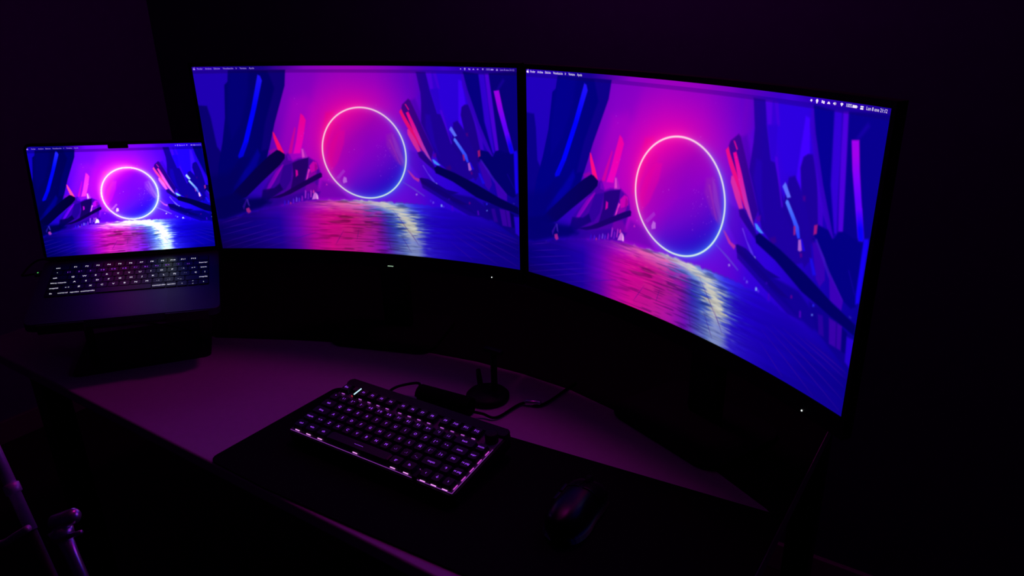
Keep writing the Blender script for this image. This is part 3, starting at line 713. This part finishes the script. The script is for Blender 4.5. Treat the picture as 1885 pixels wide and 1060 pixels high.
def menu_text(root, disp, words, right, at, w, h, vmid, mat, size):
    """menu words, status symbols and clock laid on a screen; at(u, v) gives the point on the panel"""
    def build(name, parts):
        V, F = [], []
        for v_, f_ in parts:
            o = len(V)
            V += [at(px / w, vmid - py / h) for px, py in v_]; F += [tuple(i + o for i in q) for q in f_]
        me = bpy.data.meshes.new(name); me.from_pydata(V, [], F); me.update()
        return link(name, me, mat, disp)
    cap = .0034 * size
    parts = [text_geometry(t, a * w, b * w, cap) for t, a, b in words]
    build('menu_words', parts)
    # fruit emblem at the start of the bar: bitten round body and a leaf
    ex = .0062 * w; r = .0021 * size; body = []
    for k in range(28):
        a = 2 * math.pi * k / 28; rr = r * (1 + .10 * math.cos(2 * a) - .10 * max(0, math.sin(a)) ** 6 - .10 * max(0, -math.sin(a)) ** 8)
        x, y = rr * math.cos(a), rr * math.sin(a) - .0003
        d = math.hypot(x - r * 1.35, y - r * .1)
        if d < r * .62: x -= (r * .62 - d)
        body.append((ex + x, y))
    leaf = [(ex + r * .02, r * 1.05), (ex + r * .42, r * 1.10), (ex + r * .52, r * 1.62), (ex + r * .08, r * 1.5)]
    build('emblem', [outline_face(body), outline_face(leaf)])
    parts = [text_geometry(t, a * w, b * w, cap) for t, a, b in right if a is not None]
    build('clock_words', parts)
    # status symbols: star, pin, tiles, cloud, speaker, fan, battery, switches
    P = []; k = cap
    def circ(cx, cy, rx, ry, n=10): return outline_face([(cx + rx * math.cos(2 * math.pi * i / n), cy + ry * math.sin(2 * math.pi * i / n)) for i in range(n)])
    def rect(cx, cy, a, b): return outline_face([(cx - a, cy - b), (cx + a, cy - b), (cx + a, cy + b), (cx - a, cy + b)])
    U = [.8306, .8436, .8574, .8698, .8832, .8984, .9262, .9412]
    sc = 1.0
    x = U[0] * w; P.append(outline_face([(x + .0017 * size * (1 if i % 2 else .55) * math.sin(i * math.pi / 5), .0017 * size * (1 if i % 2 else .55) * math.cos(i * math.pi / 5)) for i in range(10)]))
    x = U[1] * w; P += [circ(x, .0004, .0016 * size, .0018 * size), rect(x, -.0018 * size, .0007 * size, .0005 * size)]
    x = U[2] * w; P += [rect(x - .0012 * size, .0002, .0008 * size, .0013 * size), rect(x + .0009 * size, -.0003, .0010 * size, .0013 * size)]
    x = U[3] * w; P.append(outline_face([(x - .002 * size, -.0012 * size), (x + .002 * size, -.0012 * size), (x + .0014 * size, .0003 * size), (x, .0013 * size), (x - .0013 * size, .0003 * size)]))
    x = U[4] * w; P += [outline_face([(x - .002 * size, -.0007 * size), (x - .001 * size, -.0007 * size), (x + .0003 * size, -.0017 * size), (x + .0003 * size, .0017 * size), (x - .001 * size, .0007 * size), (x - .002 * size, .0007 * size)]), rect(x + .0013 * size, 0, .0003 * size, .001 * size)]
    x = U[5] * w; P.append(outline_face([(x, -.0018 * size)] + [(x + .0028 * size * math.sin(a), -.0018 * size + .0036 * size * math.cos(a)) for a in (.75, .4, 0, -.4, -.75)]))
    x = U[6] * w; P += [rect(x, 0, .0026 * size, .0013 * size), rect(x + .0031 * size, 0, .0003 * size, .0005 * size)]
    x = U[7] * w; P += [rect(x, .0009 * size, .0018 * size, .0006 * size), rect(x, -.0010 * size, .0018 * size, .0008 * size)]
    build('status_symbols', P)

scrL, scrR, scrP = screen_material('screen_picture_far', LEFT_GAIN), screen_material('screen_picture_near', RIGHT_GAIN), screen_material('laptop_picture', LAPTOP_GAIN)
monitor((-.261318, 1.319382, -.273050), -.268691, 'black curved monitor between the laptop and the other curved monitor', M['menuleft'], scrL, .9, .085, True, 0.0)
monitor((.225049, .976350, -.274265), -.972696, 'black curved monitor angled sharply inward, showing its picture largest', M['menuright'], scrR, 1.05, .085, False, 34.0)

# ------------------------------------------------------------------ the room's lamp, over the gap between the monitors
LX, LY, LZ = -.065, 1.155, 1.985
lamp = thing('pendant_lamp', 'dim purple globe lamp hanging from the ceiling above the two monitors', 'lamp', (LX, LY, LZ))
bm = bmesh.new(); bmesh.ops.create_uvsphere(bm, u_segments=32, v_segments=18, radius=.065); from_bm('globe', bm, M['lamp'], lamp, True)
bm = bmesh.new(); lathe(bm, [(.026, .058), (.026, .088), (.010, .096)], 24); from_bm('socket', bm, M['steel'], lamp, True)
bm = bmesh.new(); tube(bm, [(0, 0, .094), (0, 0, ZC - LZ - .02)], .003, 8); from_bm('cord', bm, M['cable'], lamp, True)
bm = bmesh.new(); lathe(bm, [(.02, ZC - LZ - .03), (.05, ZC - LZ - .022), (.05, ZC - LZ - .0005)], 24); from_bm('canopy', bm, M['steel'], lamp, True)

# ------------------------------------------------------------------ backlit keyboard
U = .01905
KQ = (-.342677, .983878, -.603076, -.574942, .122033)
kp = place(*KQ[:3])
KM = Matrix.Translation(kp) @ (Matrix.Rotation(KQ[3] + DESK_ANGLE, 4, 'Z') @ Matrix.Rotation(KQ[4], 4, 'X'))
HB = .0312                                      # case bottom below the keycap tops
kb = thing('mechanical_keyboard', 'compact black keyboard with purple backlit keys and knob on the desk mat', 'keyboard', matrix=KM @ Matrix.Translation((0, 0, -HB)))
def kz(z): return z + HB                        # heights are given from the keycap tops
WK = 16 * U
bm = bmesh.new()
prism(bm, rounded_outline(-.30 * U, WK + .30 * U, -.25 * U, 7.45 * U, .006), 0, kz(-.0105), .0025)
from_bm('case', bm, M['shell'], kb)
boxed('key_plate', (-.12 * U, WK + .12 * U, -.10 * U, 6.5 * U, kz(-.0105), kz(-.0088)), M['plate'], kb, .0006)
bm = bmesh.new(); prism(bm, rounded_outline(-.28 * U, WK + .28 * U, 6.52 * U, 7.43 * U, .005), kz(-.0106), kz(-.0045), .0015)
from_bm('rear_deck', bm, M['shell'], kb)
bm = bmesh.new(); prism(bm, [(12.55 * U, -.16 * U), (12.93 * U, -.16 * U), (12.93 * U, .55 * U), (12.55 * U, .75 * U)], kz(-.0089), kz(-.004), .001)
from_bm('filler_block', bm, M['shell'], kb)
_cap_cache = {}
def keycap(w, d):
    key = (round(w, 5), round(d, 5))
    if key not in _cap_cache:
        bm = bmesh.new(); z0, z1 = -.0062, 0
        g = .0006; t = .0030
        lo = rounded_outline(-w / 2 + g, w / 2 - g, -d / 2 + g, d / 2 - g, .0012, 1); hi = rounded_outline(-w / 2 + t, w / 2 - t, -d / 2 + t * 1.0, d / 2 - t * .7, .0018, 1)
        a = [bm.verts.new((x, y, z0)) for x, y in lo]; b = [bm.verts.new((x * 1.05, y * 1.04, z1 - .0012)) for x, y in hi]; c = [bm.verts.new((x, y, z1)) for x, y in hi]
        n = len(a)
        for p, q in ((a, b), (b, c)):
            for i in range(n): bm.faces.new((p[i], p[(i + 1) % n], q[(i + 1) % n], q[i]))
        bm.faces.new(a[::-1]); bm.faces.new(c)
        me = bpy.data.meshes.new('key'); bm.to_mesh(me); bm.free(); me.materials.append(M['cap']); _cap_cache[key] = me
    return _cap_cache[key]
rows = [
    (5.90, 1, [(0, 1, 'Esc')] + [(1.95 + i, 1, 'F%d' % (i + 1)) for i in range(4)] + [(6.30 + i, 1, 'F%d' % (i + 5)) for i in range(4)] + [(10.62 + i, 1, 'F%d' % (i + 9)) for i in range(4)]),
    (4.5, 1, [(i, 1, c) for i, c in enumerate(['º', '1 !', '2 "', '3 ·', '4 $', '5 %', '6 &', '7 /', '8 (', '9 )', '0 =', "' ?", '¡ ¿'])] + [(13, 2, 'back'), (15, 1, 'inicio')]),
    (3.5, 1, [(0, 1.5, 'tab')] + [(1.5 + i, 1, c) for i, c in enumerate('QWERTYUIOP')] + [(11.5, 1, '[ ^'), (12.5, 1, '* +'), (13.5, 1.5, 'intro'), (15, 1, 'supr')]),
    (2.5, 1, [(0, 1.75, 'bloq')] + [(1.75 + i, 1, c) for i, c in enumerate('ASDFGHJKLÑ')] + [(11.75, 1, '{ ´'), (12.75, 1, '} ç'), (13.75, 1.25, 'M1'), (15, 1, 're pág')]),
    (1.5, 1, [(0, 1.25, 'mayús'), (1.25, 1, '< >')] + [(2.25 + i, 1, c) for i, c in enumerate(['Z', 'X', 'C', 'V', 'B', 'N', 'M', ', ;', '. :', '- _'])] + [(12.25, 1.75, 'mayús'), (15, 1, 'av pág')]),
    (.5, 1, [(0, 1.25, 'ctrl'), (1.25, 1.25, 'win'), (2.5, 1.25, 'alt'), (3.75, 6.25, '———'), (10, 1.25, 'gr'), (11.25, 1.25, 'fn')]),
]
arrows = [(13, .40, '‹'), (14, .40, '↓'), (15, .40, '›'), (14, 1.42, '↑')]
def key_light_mesh(name, w, d, mat):
    bm = bmesh.new(); box(bm, -w / 2, w / 2, -d / 2, d / 2, 0, .0009); me = bpy.data.meshes.new(name); bm.to_mesh(me); bm.free(); me.materials.append(mat); return me
led = key_light_mesh('key_light', .0086, .0010, M['keyled']); rled = key_light_mesh('key_light', .0060, .0012, M['rowled']); sled = key_light_mesh('key_light', .0013, .0095, M['sideled'])
smallled = key_light_mesh('key_light', .0050, .0014, M['underled'])
def add_key(x, y, w, d, legend, hot):
    k = link('key', keycap(w * U, d * U), None, kb); k.location = (x * U, y * U, kz(0))
    size = .0064 if len(legend) == 1 else (.0056 if len(legend) <= 3 else .0050)
    lg = link('legend', text_mesh(legend, size), M['legend'], k); lg.location = (0, .0004, .00012)
    l = link('key_light', (rled if y > 5 else led) if hot else smallled, None, kb); l.location = (x * U if hot else (x - .12) * U, (y - d / 2 + .0) * U - (.0002 if hot else .0), kz(-.0072 if hot else -.0086))
for y, d, keys in rows:
    for x, w, t in keys: add_key(x + w / 2, y, w, d, t, y < 1 or y > 5)
for x, y, t in arrows: add_key(x + .5, y, 1, 1, t, y < 1)
for y in (.45, 1.42, 2.45, 3.45, 4.45):
    l = link('key_light', sled, None, kb); l.location = (WK + .0006, y * U, kz(-.0074))
bm = bmesh.new(); box(bm, -.10 * U, 12.5 * U, -.115 * U, -.095 * U, kz(-.0092), kz(-.0082)); box(bm, 13.0 * U, WK + .10 * U, -.115 * U, -.095 * U, kz(-.0092), kz(-.0082))
box(bm, WK + .10 * U, WK + .12 * U, -.1 * U, 5.1 * U, kz(-.0092), kz(-.0082)); box(bm, 12.50 * U, 12.53 * U, -.1 * U, .9 * U, kz(-.0088), kz(-.0078))
from_bm('edge_light', bm, M['edgeled'], kb)['label'] = 'thin violet light line along the front edge'
boxed('status_bar', (1.735 * U, 1.83 * U, 5.42 * U, 6.36 * U, kz(-.0022), kz(-.0004)), M['barled'], kb, .0006)['label'] = 'short white light bar'
boxed('indicator_block', (1.60 * U, 1.90 * U, 5.38 * U, 6.42 * U, kz(-.0100), kz(-.0018)), M['shell'], kb, .0006)
boxed('media_button', (1.06 * U, 1.50 * U, 5.9 * U, 6.45 * U, kz(-.0105), kz(-.002)), M['gloss'], kb, .001)
boxed('red_light', (1.32 * U, 1.46 * U, 5.50 * U, 5.55 * U, kz(-.0088), kz(-.0070)), M['redled'], kb)
bm = bmesh.new(); lathe(bm, [(.0098, -.0105), (.0098, .0050), (.0092, .0062), (.0070, .0066)], 28, (15.48 * U, 5.92 * U, kz(0)))
from_bm('volume_knob', bm, M['shell'], kb, True)
for x in (.9 * U, WK - .9 * U):
    c = KM @ Matrix.Translation((0, 0, -HB)) @ Vector((x, 7.0 * U, 0))
    bm = bmesh.new(); box(bm, x - .012, x + .012, 6.75 * U, 7.2 * U, -(c.z - MT) / math.cos(KQ[4]) + .0008, .0005, .001)
    from_bm('flip_foot', bm, M['rubber'], kb)

# coiled cable between keyboard and desk edge
ca, cb = on_plane(774, 724, -.624), on_plane(868, 750, -.624)
exitp = KM @ Vector((3.4 * U, 7.45 * U, -.022))
axis = (cb - ca).normalized(); RC, RW = .0135, .0019
side = axis.cross(Vector((0, 0, 1))).normalized(); up = side.cross(axis)
turns = 30; pts = []
c0 = ca + Vector((0, 0, 0)); zc0 = DT + RC + RW + .0002
for i in range(turns * 14 + 1):
    t = i / (turns * 14); a = 2 * math.pi * turns * t
    c = ca.lerp(cb, t); c.z = zc0
    pts.append(c + side * math.cos(a) * RC + up * math.sin(a) * RC)
cabt = thing('coiled_cable', 'black coiled cable lying behind the backlit keyboard', 'cable', (ca.x, ca.y, DT))
cinv = Vector((ca.x, ca.y, DT))
bm = bmesh.new(); tube(bm, [p - cinv for p in pts], RW, 6); from_bm('coil', bm, M['cable'], cabt, True)
mid = on_plane(741, 709, -.618); e1 = on_plane(772, 706, -.612)
lp = smooth_path([Vector(p) - cinv for p in (exitp, exitp + Vector((-.004, .018, .004)), mid, e1, pts[0])], 8)
for p in lp: p.z = max(p.z, .0036)
bm = bmesh.new(); tube(bm, lp, .0024, 8)
from_bm('lead', bm, M['cable'], cabt, True)
t1, t2, t3, t4 = on_plane(915, 768, -.634), on_plane(962, 742, -.634), on_plane(1000, 744, -.634), on_plane(1060, 704, -.634)
lp = smooth_path([Vector(p) - cinv for p in (pts[-1], cb + axis * .02 - Vector((0, 0, .006)), t1, t2, t3, t4)], 8)
for p in lp: p.z = max(p.z, .0036)
bm = bmesh.new(); tube(bm, lp, .0024, 8)
from_bm('lead', bm, M['cable'], cabt, True)
con = (t2 + t3) / 2 - cinv; con.z = .006; dirc = (t3 - t2).normalized()
bm = bmesh.new(); tube(bm, [con - dirc * .014, con - dirc * .012, con + dirc * .012, con + dirc * .014], [.003, .0052, .0052, .003], 12); from_bm('connector', bm, M['chrome'], cabt, True)

# small round-based stand behind the coil
sp = on_plane(898, 733, -.638)
ab = cb - ca; foot_ = ca + ab * max(0, min(1, (sp - ca).dot(ab) / ab.dot(ab))); away = Vector((sp.x - foot_.x, sp.y - foot_.y, 0))
if away.length < .054: sp = sp + away.normalized() * (.054 - away.length)
st = thing('round_base_stand', 'small black stand with round base and thin post behind the coiled cable', 'stand', (sp.x, sp.y, DT))
bm = bmesh.new(); lathe(bm, [(.036, 0), (.037, .002), (.037, .008), (.033, .012), (.008, .014)], 40); from_bm('base', bm, M['shell'], st, True)
bm = bmesh.new(); lathe(bm, [(.006, .013), (.0055, .03), (.0055, .085)], 20, (.006, .012, 0)); from_bm('post', bm, M['shell'], st, True)
bm = bmesh.new(); box(bm, -.012, .024, .006, .018, .083, .091, .003); from_bm('cradle', bm, M['shell'], st)
bm = bmesh.new(); tube(bm, [(-.030, .020, .008), (-.040, .030, .018), (-.046, .036, .027)], [.005, .005, .004], 10); from_bm('lever', bm, M['shell'], st, True)

# ------------------------------------------------------------------ mouse
mp = on_plane(1062, 948, -.635)
mo = thing('computer_mouse', 'black computer mouse on the desk mat, beside the keyboard', 'mouse', (mp.x, mp.y, MT), math.radians(4) )
def mouse_shell(y0, y1, x0, x1, lift=0.0, z0=.0):
    bm = bmesh.new(); NX, NY = 16, 22; G = []
    for j in range(NY + 1):
        y = y0 + (y1 - y0) * j / NY; row = []
        t = y / .062
        half = .0315 * (1 - abs(t) ** 3.2) ** (1 / 2.6) if abs(t) < 1 else 0
        half *= (1 - .10 * math.exp(-((t - .05) / .4) ** 2))
        crown = .039 * max(0, 1 - abs((t + .22) / 1.24) ** 2.4) ** .6
        for i in range(NX + 1):
            w = x0 + (x1 - x0) * i / NX
            zz = crown * max(0, 1 - abs(w) ** 3.0) ** (1 / 2.2)
            row.append(bm.verts.new((half * w, y, max(z0, zz) + lift)))
        G.append(row)
    for j in range(NY):
        for i in range(NX): bm.faces.new((G[j][i], G[j][i + 1], G[j + 1][i + 1], G[j + 1][i]))
    bmesh.ops.remove_doubles(bm, verts=bm.verts, dist=1e-6)
    bs = [e for e in bm.edges if e.is_boundary]
    ret = bmesh.ops.extrude_edge_only(bm, edges=bs)
    for v in ret['geom']:
        if isinstance(v, bmesh.types.BMVert): v.co.z = .0005 if lift == 0 else max(.0005, v.co.z - .004)
    bmesh.ops.recalc_face_normals(bm, faces=bm.faces)
    return bm
from_bm('shell', mouse_shell(-.0618, .0618, -1, 1), M['gloss'], mo, True)
from_bm('button', mouse_shell(.010, .0605, -.9, -.10, .0009), M['gloss'], mo, True)
from_bm('button', mouse_shell(.010, .0605, .10, .9, .0009), M['gloss'], mo, True)
bm = bmesh.new(); tube(bm, [(-.0035, .036, .0285), (-.003, .036, .0285), (.003, .036, .0285), (.0035, .036, .0285)], [.008, .0095, .0095, .008], 20); from_bm('scroll_wheel', bm, M['rubber'], mo, True)
for y in (-.008, .012):
    boxed('side_button', (-.0318, -.0272, y, y + .017, .017, .021), M['gloss'], mo, .001)

# ------------------------------------------------------------------ laptop on its riser
def RZ(a): return Matrix.Rotation(a, 4, 'Z')
LQ = dict(p=(-.7512, 1.4063, -.4680), yaw=.338, roll=.054, b=.1895, lean=.2053, hs=1.0745)
LM = Matrix.Translation(place(*LQ['p'])) @ RZ(LQ['yaw'] + DESK_ANGLE) @ Matrix.Rotation(LQ['roll'], 4, 'Y') @ Matrix.Rotation(LQ['b'], 4, 'X')
lap = thing('laptop', 'open grey laptop on a riser, white lit keys, smallest of the three screens', 'laptop', matrix=LM)
BW, BD = .3126, .2212
bm = bmesh.new(); prism(bm, rounded_outline(-BW / 2, BW / 2, -BD, .006, .012), -.0150, 0, .0014); from_bm('body', bm, M['alu'], lap)
bm = bmesh.new(); prism(bm, rounded_outline(-.1385, .1385, -.1345, -.0175, .004), -.0008, .0002); from_bm('keyboard_well', bm, M['shell'], lap)
bm = bmesh.new(); prism(bm, rounded_outline(-.066, .066, -.2165, -.1385, .005), -.0006, .00015); from_bm('trackpad', bm, M['trackpad'], lap)
bm = bmesh.new(); tube(bm, [(-.135, .004, .001), (.135, .004, .001)], .0042, 14); from_bm('hinge', bm, M['shell'], lap, True)
K = .019
_lk = {}
def lap_key(x, y, w, h, t, size=.0048, dx=0., dy=0.):
    key = (round(w, 5), round(h, 5))
    if key not in _lk:
        bm = bmesh.new(); prism(bm, rounded_outline(-w / 2, w / 2, -h / 2, h / 2, .0018, 2), 0, .0012); me = bpy.data.meshes.new('key'); bm.to_mesh(me); bm.free(); me.materials.append(M['cap']); _lk[key] = me
    k = link('key', _lk[key], None, lap); k.location = (x, y, .0002)
    if t:
        lg = link('legend', text_mesh(t, size), M['whitelegend'], k); lg.location = (dx, dy, .0013)
KX0 = -7.25 * K; KY0 = -.133
def lrow(r, items, h=.0165):
    for x, w, t, sz, dx in items: lap_key(KX0 + (x + w / 2) * K, KY0 + (r + .5) * K, w * K - .0026, h, t, sz, dx * K)
lrow(5, [(0, 1.5, 'esc', .0058, -.3)] + [(1.5 + i, 1, c, .0062, 0) for i, c in enumerate(['F1', 'F2', 'F3', 'F4', 'F5', 'F6', 'F7', 'F8', 'F9', 'F10', 'F11', 'F12'])] + [(13.5, 1, '', .004, 0)])
lrow(4, [(i, 1, c, .0056, 0) for i, c in enumerate(['º', '1 !', '2 "', '3 ·', '4 $', '5 %', '6 &', '7 /', '8 (', '9 )', '0 =', "' ?", '¡ ¿'])] + [(13, 1.5, 'borrar', .0058, .2)])
lrow(3, [(0, 1.5, 'tab', .0058, -.3)] + [(1.5 + i, 1, c, .0066, 0) for i, c in enumerate('QWERTYUIOP')] + [(11.5, 1, '` ^', .0054, 0), (12.5, 1, '+ *', .0054, 0), (13.5, 1, 'intro', .0056, 0)])
lrow(2, [(0, 1.75, 'bloq mayús', .0056, 0)] + [(1.75 + i, 1, c, .0066, 0) for i, c in enumerate('ASDFGHJKLÑ')] + [(11.75, 1, '´ ¨', .0054, 0), (12.75, 1, 'Ç', .006, 0), (13.75, .75, '|', .006, 0)])
lrow(1, [(0, 1.25, 'mayús', .0058, 0), (1.25, 1, '< >', .0054, 0)] + [(2.25 + i, 1, c, .0066, 0) for i, c in enumerate(['Z', 'X', 'C', 'V', 'B', 'N', 'M', ', ;', '. :', '- _'])] + [(12.25, 2.25, 'mayús', .0060, .6)])
lrow(0, [(0, 1, 'fn', .006, 0), (1, 1, 'control', .0054, 0), (2, 1, 'opción', .0054, 0), (3, 1.25, 'comando', .0062, 0), (4.25, 5, '', .005, 0), (9.25, 1.25, 'comando', .0062, 0), (10.5, 1, 'opción', .0054, 0), (11.5, 1, '‹', .007, 0), (13.5, 1, '›', .007, 0)])
for dy, t in ((.0045, '^'), (-.0045, 'v')): lap_key(KX0 + 13 * K, KY0 + .5 * K + dy, K - .0026, .0078, t, .005)
# lid: leans back from the base
DM = Matrix.Rotation(-LQ['lean'], 4, 'X')
lid = bpy.data.objects.new('lid', None)
def lid_pt(x, h, out=0.0):
    """a point of the lid in laptop space: across, up the screen, and out of its front face"""
    a = LQ['lean']; h = h * LQ['hs']
    return Vector((x, h * math.sin(a) - out * math.cos(a), h * math.cos(a) + out * math.sin(a)))
PW, PH, PO = .3020, .1962, .010
def lid_prism(name, pts, o0, o1, mat, parent, bevel=0.0):
    bm = bmesh.new(); prism(bm, pts, o0, o1, bevel)
    for v in bm.verts: v.co = lid_pt(v.co.x, v.co.y, v.co.z)
    bmesh.ops.recalc_face_normals(bm, faces=bm.faces)
    return from_bm(name, bm, mat, parent)
lidb = lid_prism('lid', rounded_outline(-BW / 2, BW / 2, .002, PO + PH + .0055, .012), -.0052, -.0012, M['alu'], lap, .001)
lid_prism('lid_glass', rounded_outline(-BW / 2 + .0008, BW / 2 - .0008, .0035, PO + PH + .0048, .011), -.0013, -.0006, M['gloss'], lap)
nx, ny = 320, 208
pos = np.array([[lid_pt((i / nx - .5) * PW, PO + PH * (1 - j / ny), 0.0) for i in range(nx + 1)] for j in range(ny + 1)])
ldisp = screen_mesh('display', pos, grid_picture(nx, ny, .070, .895, .030, LAPTOP_BRIGHT), scrP, lap)
lid_prism('camera_notch', rounded_outline(-.0175, .0175, PO + PH - .0062, PO + PH + .001, .0015), .0001, .0006, M['shell'], lap)
for sx in (-1, 1):                              # the panel's rounded upper corners
    r = .006; x = sx * PW / 2; y = PO + PH
    pts = [(x, y)] + [(x - sx * r + sx * r * math.sin(a), y - r + r * math.cos(a)) for a in [i * math.pi / 12 for i in range(7)]]
    if sx < 0: pts = pts[::-1]
    lid_prism('corner_mask', pts[::-1], .0001, .0004, M['shell'], lap)
words = [('Finder', .0275, .0500), ('Archivo', .064, .092), ('Edición', .102, .130), ('Visualización', .139, .188), ('Ir', .199, .203), ('Ventana', .214, .245), ('Ayuda', .256, .279)]
right = [('Lun 8 ene 21:12', .945, .982)]
menu_text(lap, ldisp, words, right, lambda u, v: lid_pt((u - .5) * PW, PO + PH * (1 - v), .0003), PW, PH, .0190, M['menulaptop'], .62)

# riser under the laptop
foot = LM @ Vector((0, -.075, 0))
rs = thing('laptop_riser', 'black metal riser with front lips holding the laptop above the desk', 'laptop stand', (foot.x, foot.y, DT), LQ['yaw'] + DESK_ANGLE)
rinv = rs.matrix_basis.inverted() if False else (Matrix.Translation((foot.x, foot.y, DT)) @ RZ(LQ['yaw'] + DESK_ANGLE)).inverted()
R2 = rinv @ LM
bm = bmesh.new(); prism(bm, rounded_outline(-.12, .12, -.085, .11, .012), 0, .005, .001); from_bm('base_plate', bm, M['steel'], rs)
bm = bmesh.new(); prism(bm, rounded_outline(-.13, .13, -.2225, -.02, .008), -.0190, -.0155, .0006)
for v in bm.verts: v.co = R2 @ v.co
from_bm('tray', bm, M['steel'], rs)
for x in (-.10, .10):
    bm = bmesh.new(); box(bm, x - .036, x + .036, -.2260, -.2222, -.0190, -.0005, .001)
    for v in bm.verts: v.co = R2 @ v.co
    from_bm('front_lip', bm, M['steel'], rs)
for x in (-.095, .095):
    top = R2 @ Vector((x, -.075, -.0180)); 
    bm = bmesh.new(); prism(bm, [(-.018, .004), (.018, .004), (.018 + .0, top.z), (-.018, top.z)], x - .004, x + .004)
    for v in bm.verts: v.co = Vector((v.co.z, v.co.x + top.y, v.co.y))
    bmesh.ops.recalc_face_normals(bm, faces=bm.faces)
    from_bm('upright', bm, M['steel'], rs)

# charging lead at the laptop's left edge
cm_ = LM @ Vector((-BW / 2 - .0005, -.028, -.0075))
ch = thing('charging_cable', 'charging cable with green light plugged into the laptop beside its keyboard', 'cable', matrix=LM @ Matrix.Translation((-BW / 2 - .0008, -.028, -.0075)))
boxed('plug', (-.0125, 0, -.0085, .0085, -.0022, .0022), M['alu'], ch, .0008)
boxed('charge_light', (-.0085, -.0065, -.0012, .0012, .0022, .0026), M['greenled'], ch)['label'] = 'tiny green light'
cinv2 = ch.matrix_world.inverted() if False else (LM @ Matrix.Translation((-BW / 2 - .0008, -.028, -.0075))).inverted()
w0 = LM @ Vector((-BW / 2 - .013, -.028, -.0075)); 
wp = [w0, LM @ Vector((-BW / 2 - .035, -.026, -.0085)), Vector((w0.x - .05, w0.y + .05, DT + .17)), Vector((w0.x - .02, w0.y + .12, DT + .06)), Vector((w0.x + .02, w0.y + .17, DT + .0045)), Vector((w0.x + .08, w0.y + .19, DT + .0045)), Vector((w0.x + .16, w0.y + .20, DT + .0045))]
cp = smooth_path(wp, 8)
for p in cp: p.z = max(p.z, DT + .0034)
bm = bmesh.new(); tube(bm, [cinv2 @ p for p in cp], .0018, 8); from_bm('cord', bm, M['cable'], ch, True)

# ------------------------------------------------------------------ metal stand at the lower left corner
def seen(px, py, d):
    v = r2 * ((px - 942.5) / FOCAL) + u2 * (-(py - 530) / FOCAL) + fwd
    v = v * d; return place(v.x, v.y, v.z)
def down_to_floor(a, b, z=.012):
    return a + (b - a) * ((z - a.z) / (b.z - a.z))
stand = None
def steep(p, q, d):
    """two ends of a tube seen from p to q whose upper end lies d ahead, chosen as upright as that view allows"""
    a = seen(*p, d); best = None
    for i in range(400):
        b = seen(*q, d * (.6 + .001 * i)); v = b - a
        k = math.hypot(v.x, v.y) / max(1e-6, -v.z)
        if v.z < 0 and (best is None or k < best[0]): best = (k, b)
    return a, best[1]
A0, A1 = steep((6, 862), (58, 976), .80)
B0, B1 = steep((108, 966), (150, 1062), .74)
base = (down_to_floor(A0, A1) + down_to_floor(B0, B1)) / 2
stand = thing('tube_stand', 'slim metal stand of slanting telescopic tubes in front of the desk corner', 'stand', (base.x, base.y, 0))
so = Vector((base.x, base.y, 0))
def leg(a, b, rad, collar_at, top_cap):
    d = (b - a).normalized(); f = down_to_floor(a, b)
    bm = bmesh.new(); tube(bm, [a - so, b - so], rad, 16); u = from_bm('upper_tube', bm, M['satin'], stand, True)
    bm = bmesh.new(); tube(bm, [b - so, f - so], rad * .82, 14); from_bm('lower_tube', bm, M['steel'], stand, True)
    bm = bmesh.new(); tube(bm, [f - d * .03 - so, f - so + Vector((0, 0, -.006))], rad * 1.3, 14); from_bm('rubber_foot', bm, M['rubber'], stand, True)
    c = a + d * collar_at
    bm = bmesh.new(); tube(bm, [c - d * .006 - so, c - d * .005 - so, c + d * .005 - so, c + d * .006 - so], [rad * 1.05, rad * 1.32, rad * 1.32, rad * 1.05], 16); from_bm('collar', bm, M['satin'], stand, True)
    return d
dA = leg(A0 - (A1 - A0).normalized() * .20, A1, .0062, .224, True)
# the second tube with its clamp head
dB = (B1 - B0).normalized(); fB = down_to_floor(B0, B1)
bm = bmesh.new(); tube(bm, [B0 - so, B0 + dB * .035 - so, B1 + dB * .1 - so], [.0078, .0066, .0060], 18); from_bm('upper_tube', bm, M['chrome'], stand, True)
bm = bmesh.new(); tube(bm, [B1 + dB * .1 - so, fB - so], .0036, 14); from_bm('lower_tube', bm, M['steel'], stand, True)
bm = bmesh.new(); tube(bm, [fB - dB * .03 - so, fB - so + Vector((0, 0, -.006))], .0055, 14); from_bm('rubber_foot', bm, M['rubber'], stand, True)
h0, h1 = seen(97, 966, .742), seen(143, 946, .735)
hd = (h1 - h0).normalized()
bm = bmesh.new(); tube(bm, [h0 - so, h0 + hd * .004 - so, h1 - hd * .004 - so, h1 - so], [.0050, .0092, .0078, .0045], 18); cl = from_bm('clamp_head', bm, M['chrome'], stand, True)
bm = bmesh.new(); tube(bm, [B0 + dB * .004 - so, B0 + dB * .016 - so], [.0115, .0100], 18); from_bm('collar', bm, M['chrome'], stand, True)
l0, l1 = seen(124, 988, .735), seen(150, 979, .73)
bm = bmesh.new(); tube(bm, [l0 - so, l1 - so], [.0030, .0022], 10); from_bm('lever', bm, M['chrome'], stand, True)
q = [seen(-60, 985, .80), seen(-20, 1000, .78), seen(5, 1000, .765), seen(29, 986, .75), seen(52, 972, .742)]
bm = bmesh.new(); tube(bm, [p - so for p in smooth_path(q, 6)], .0036, 10); from_bm('brace', bm, M['satin'], stand, True)
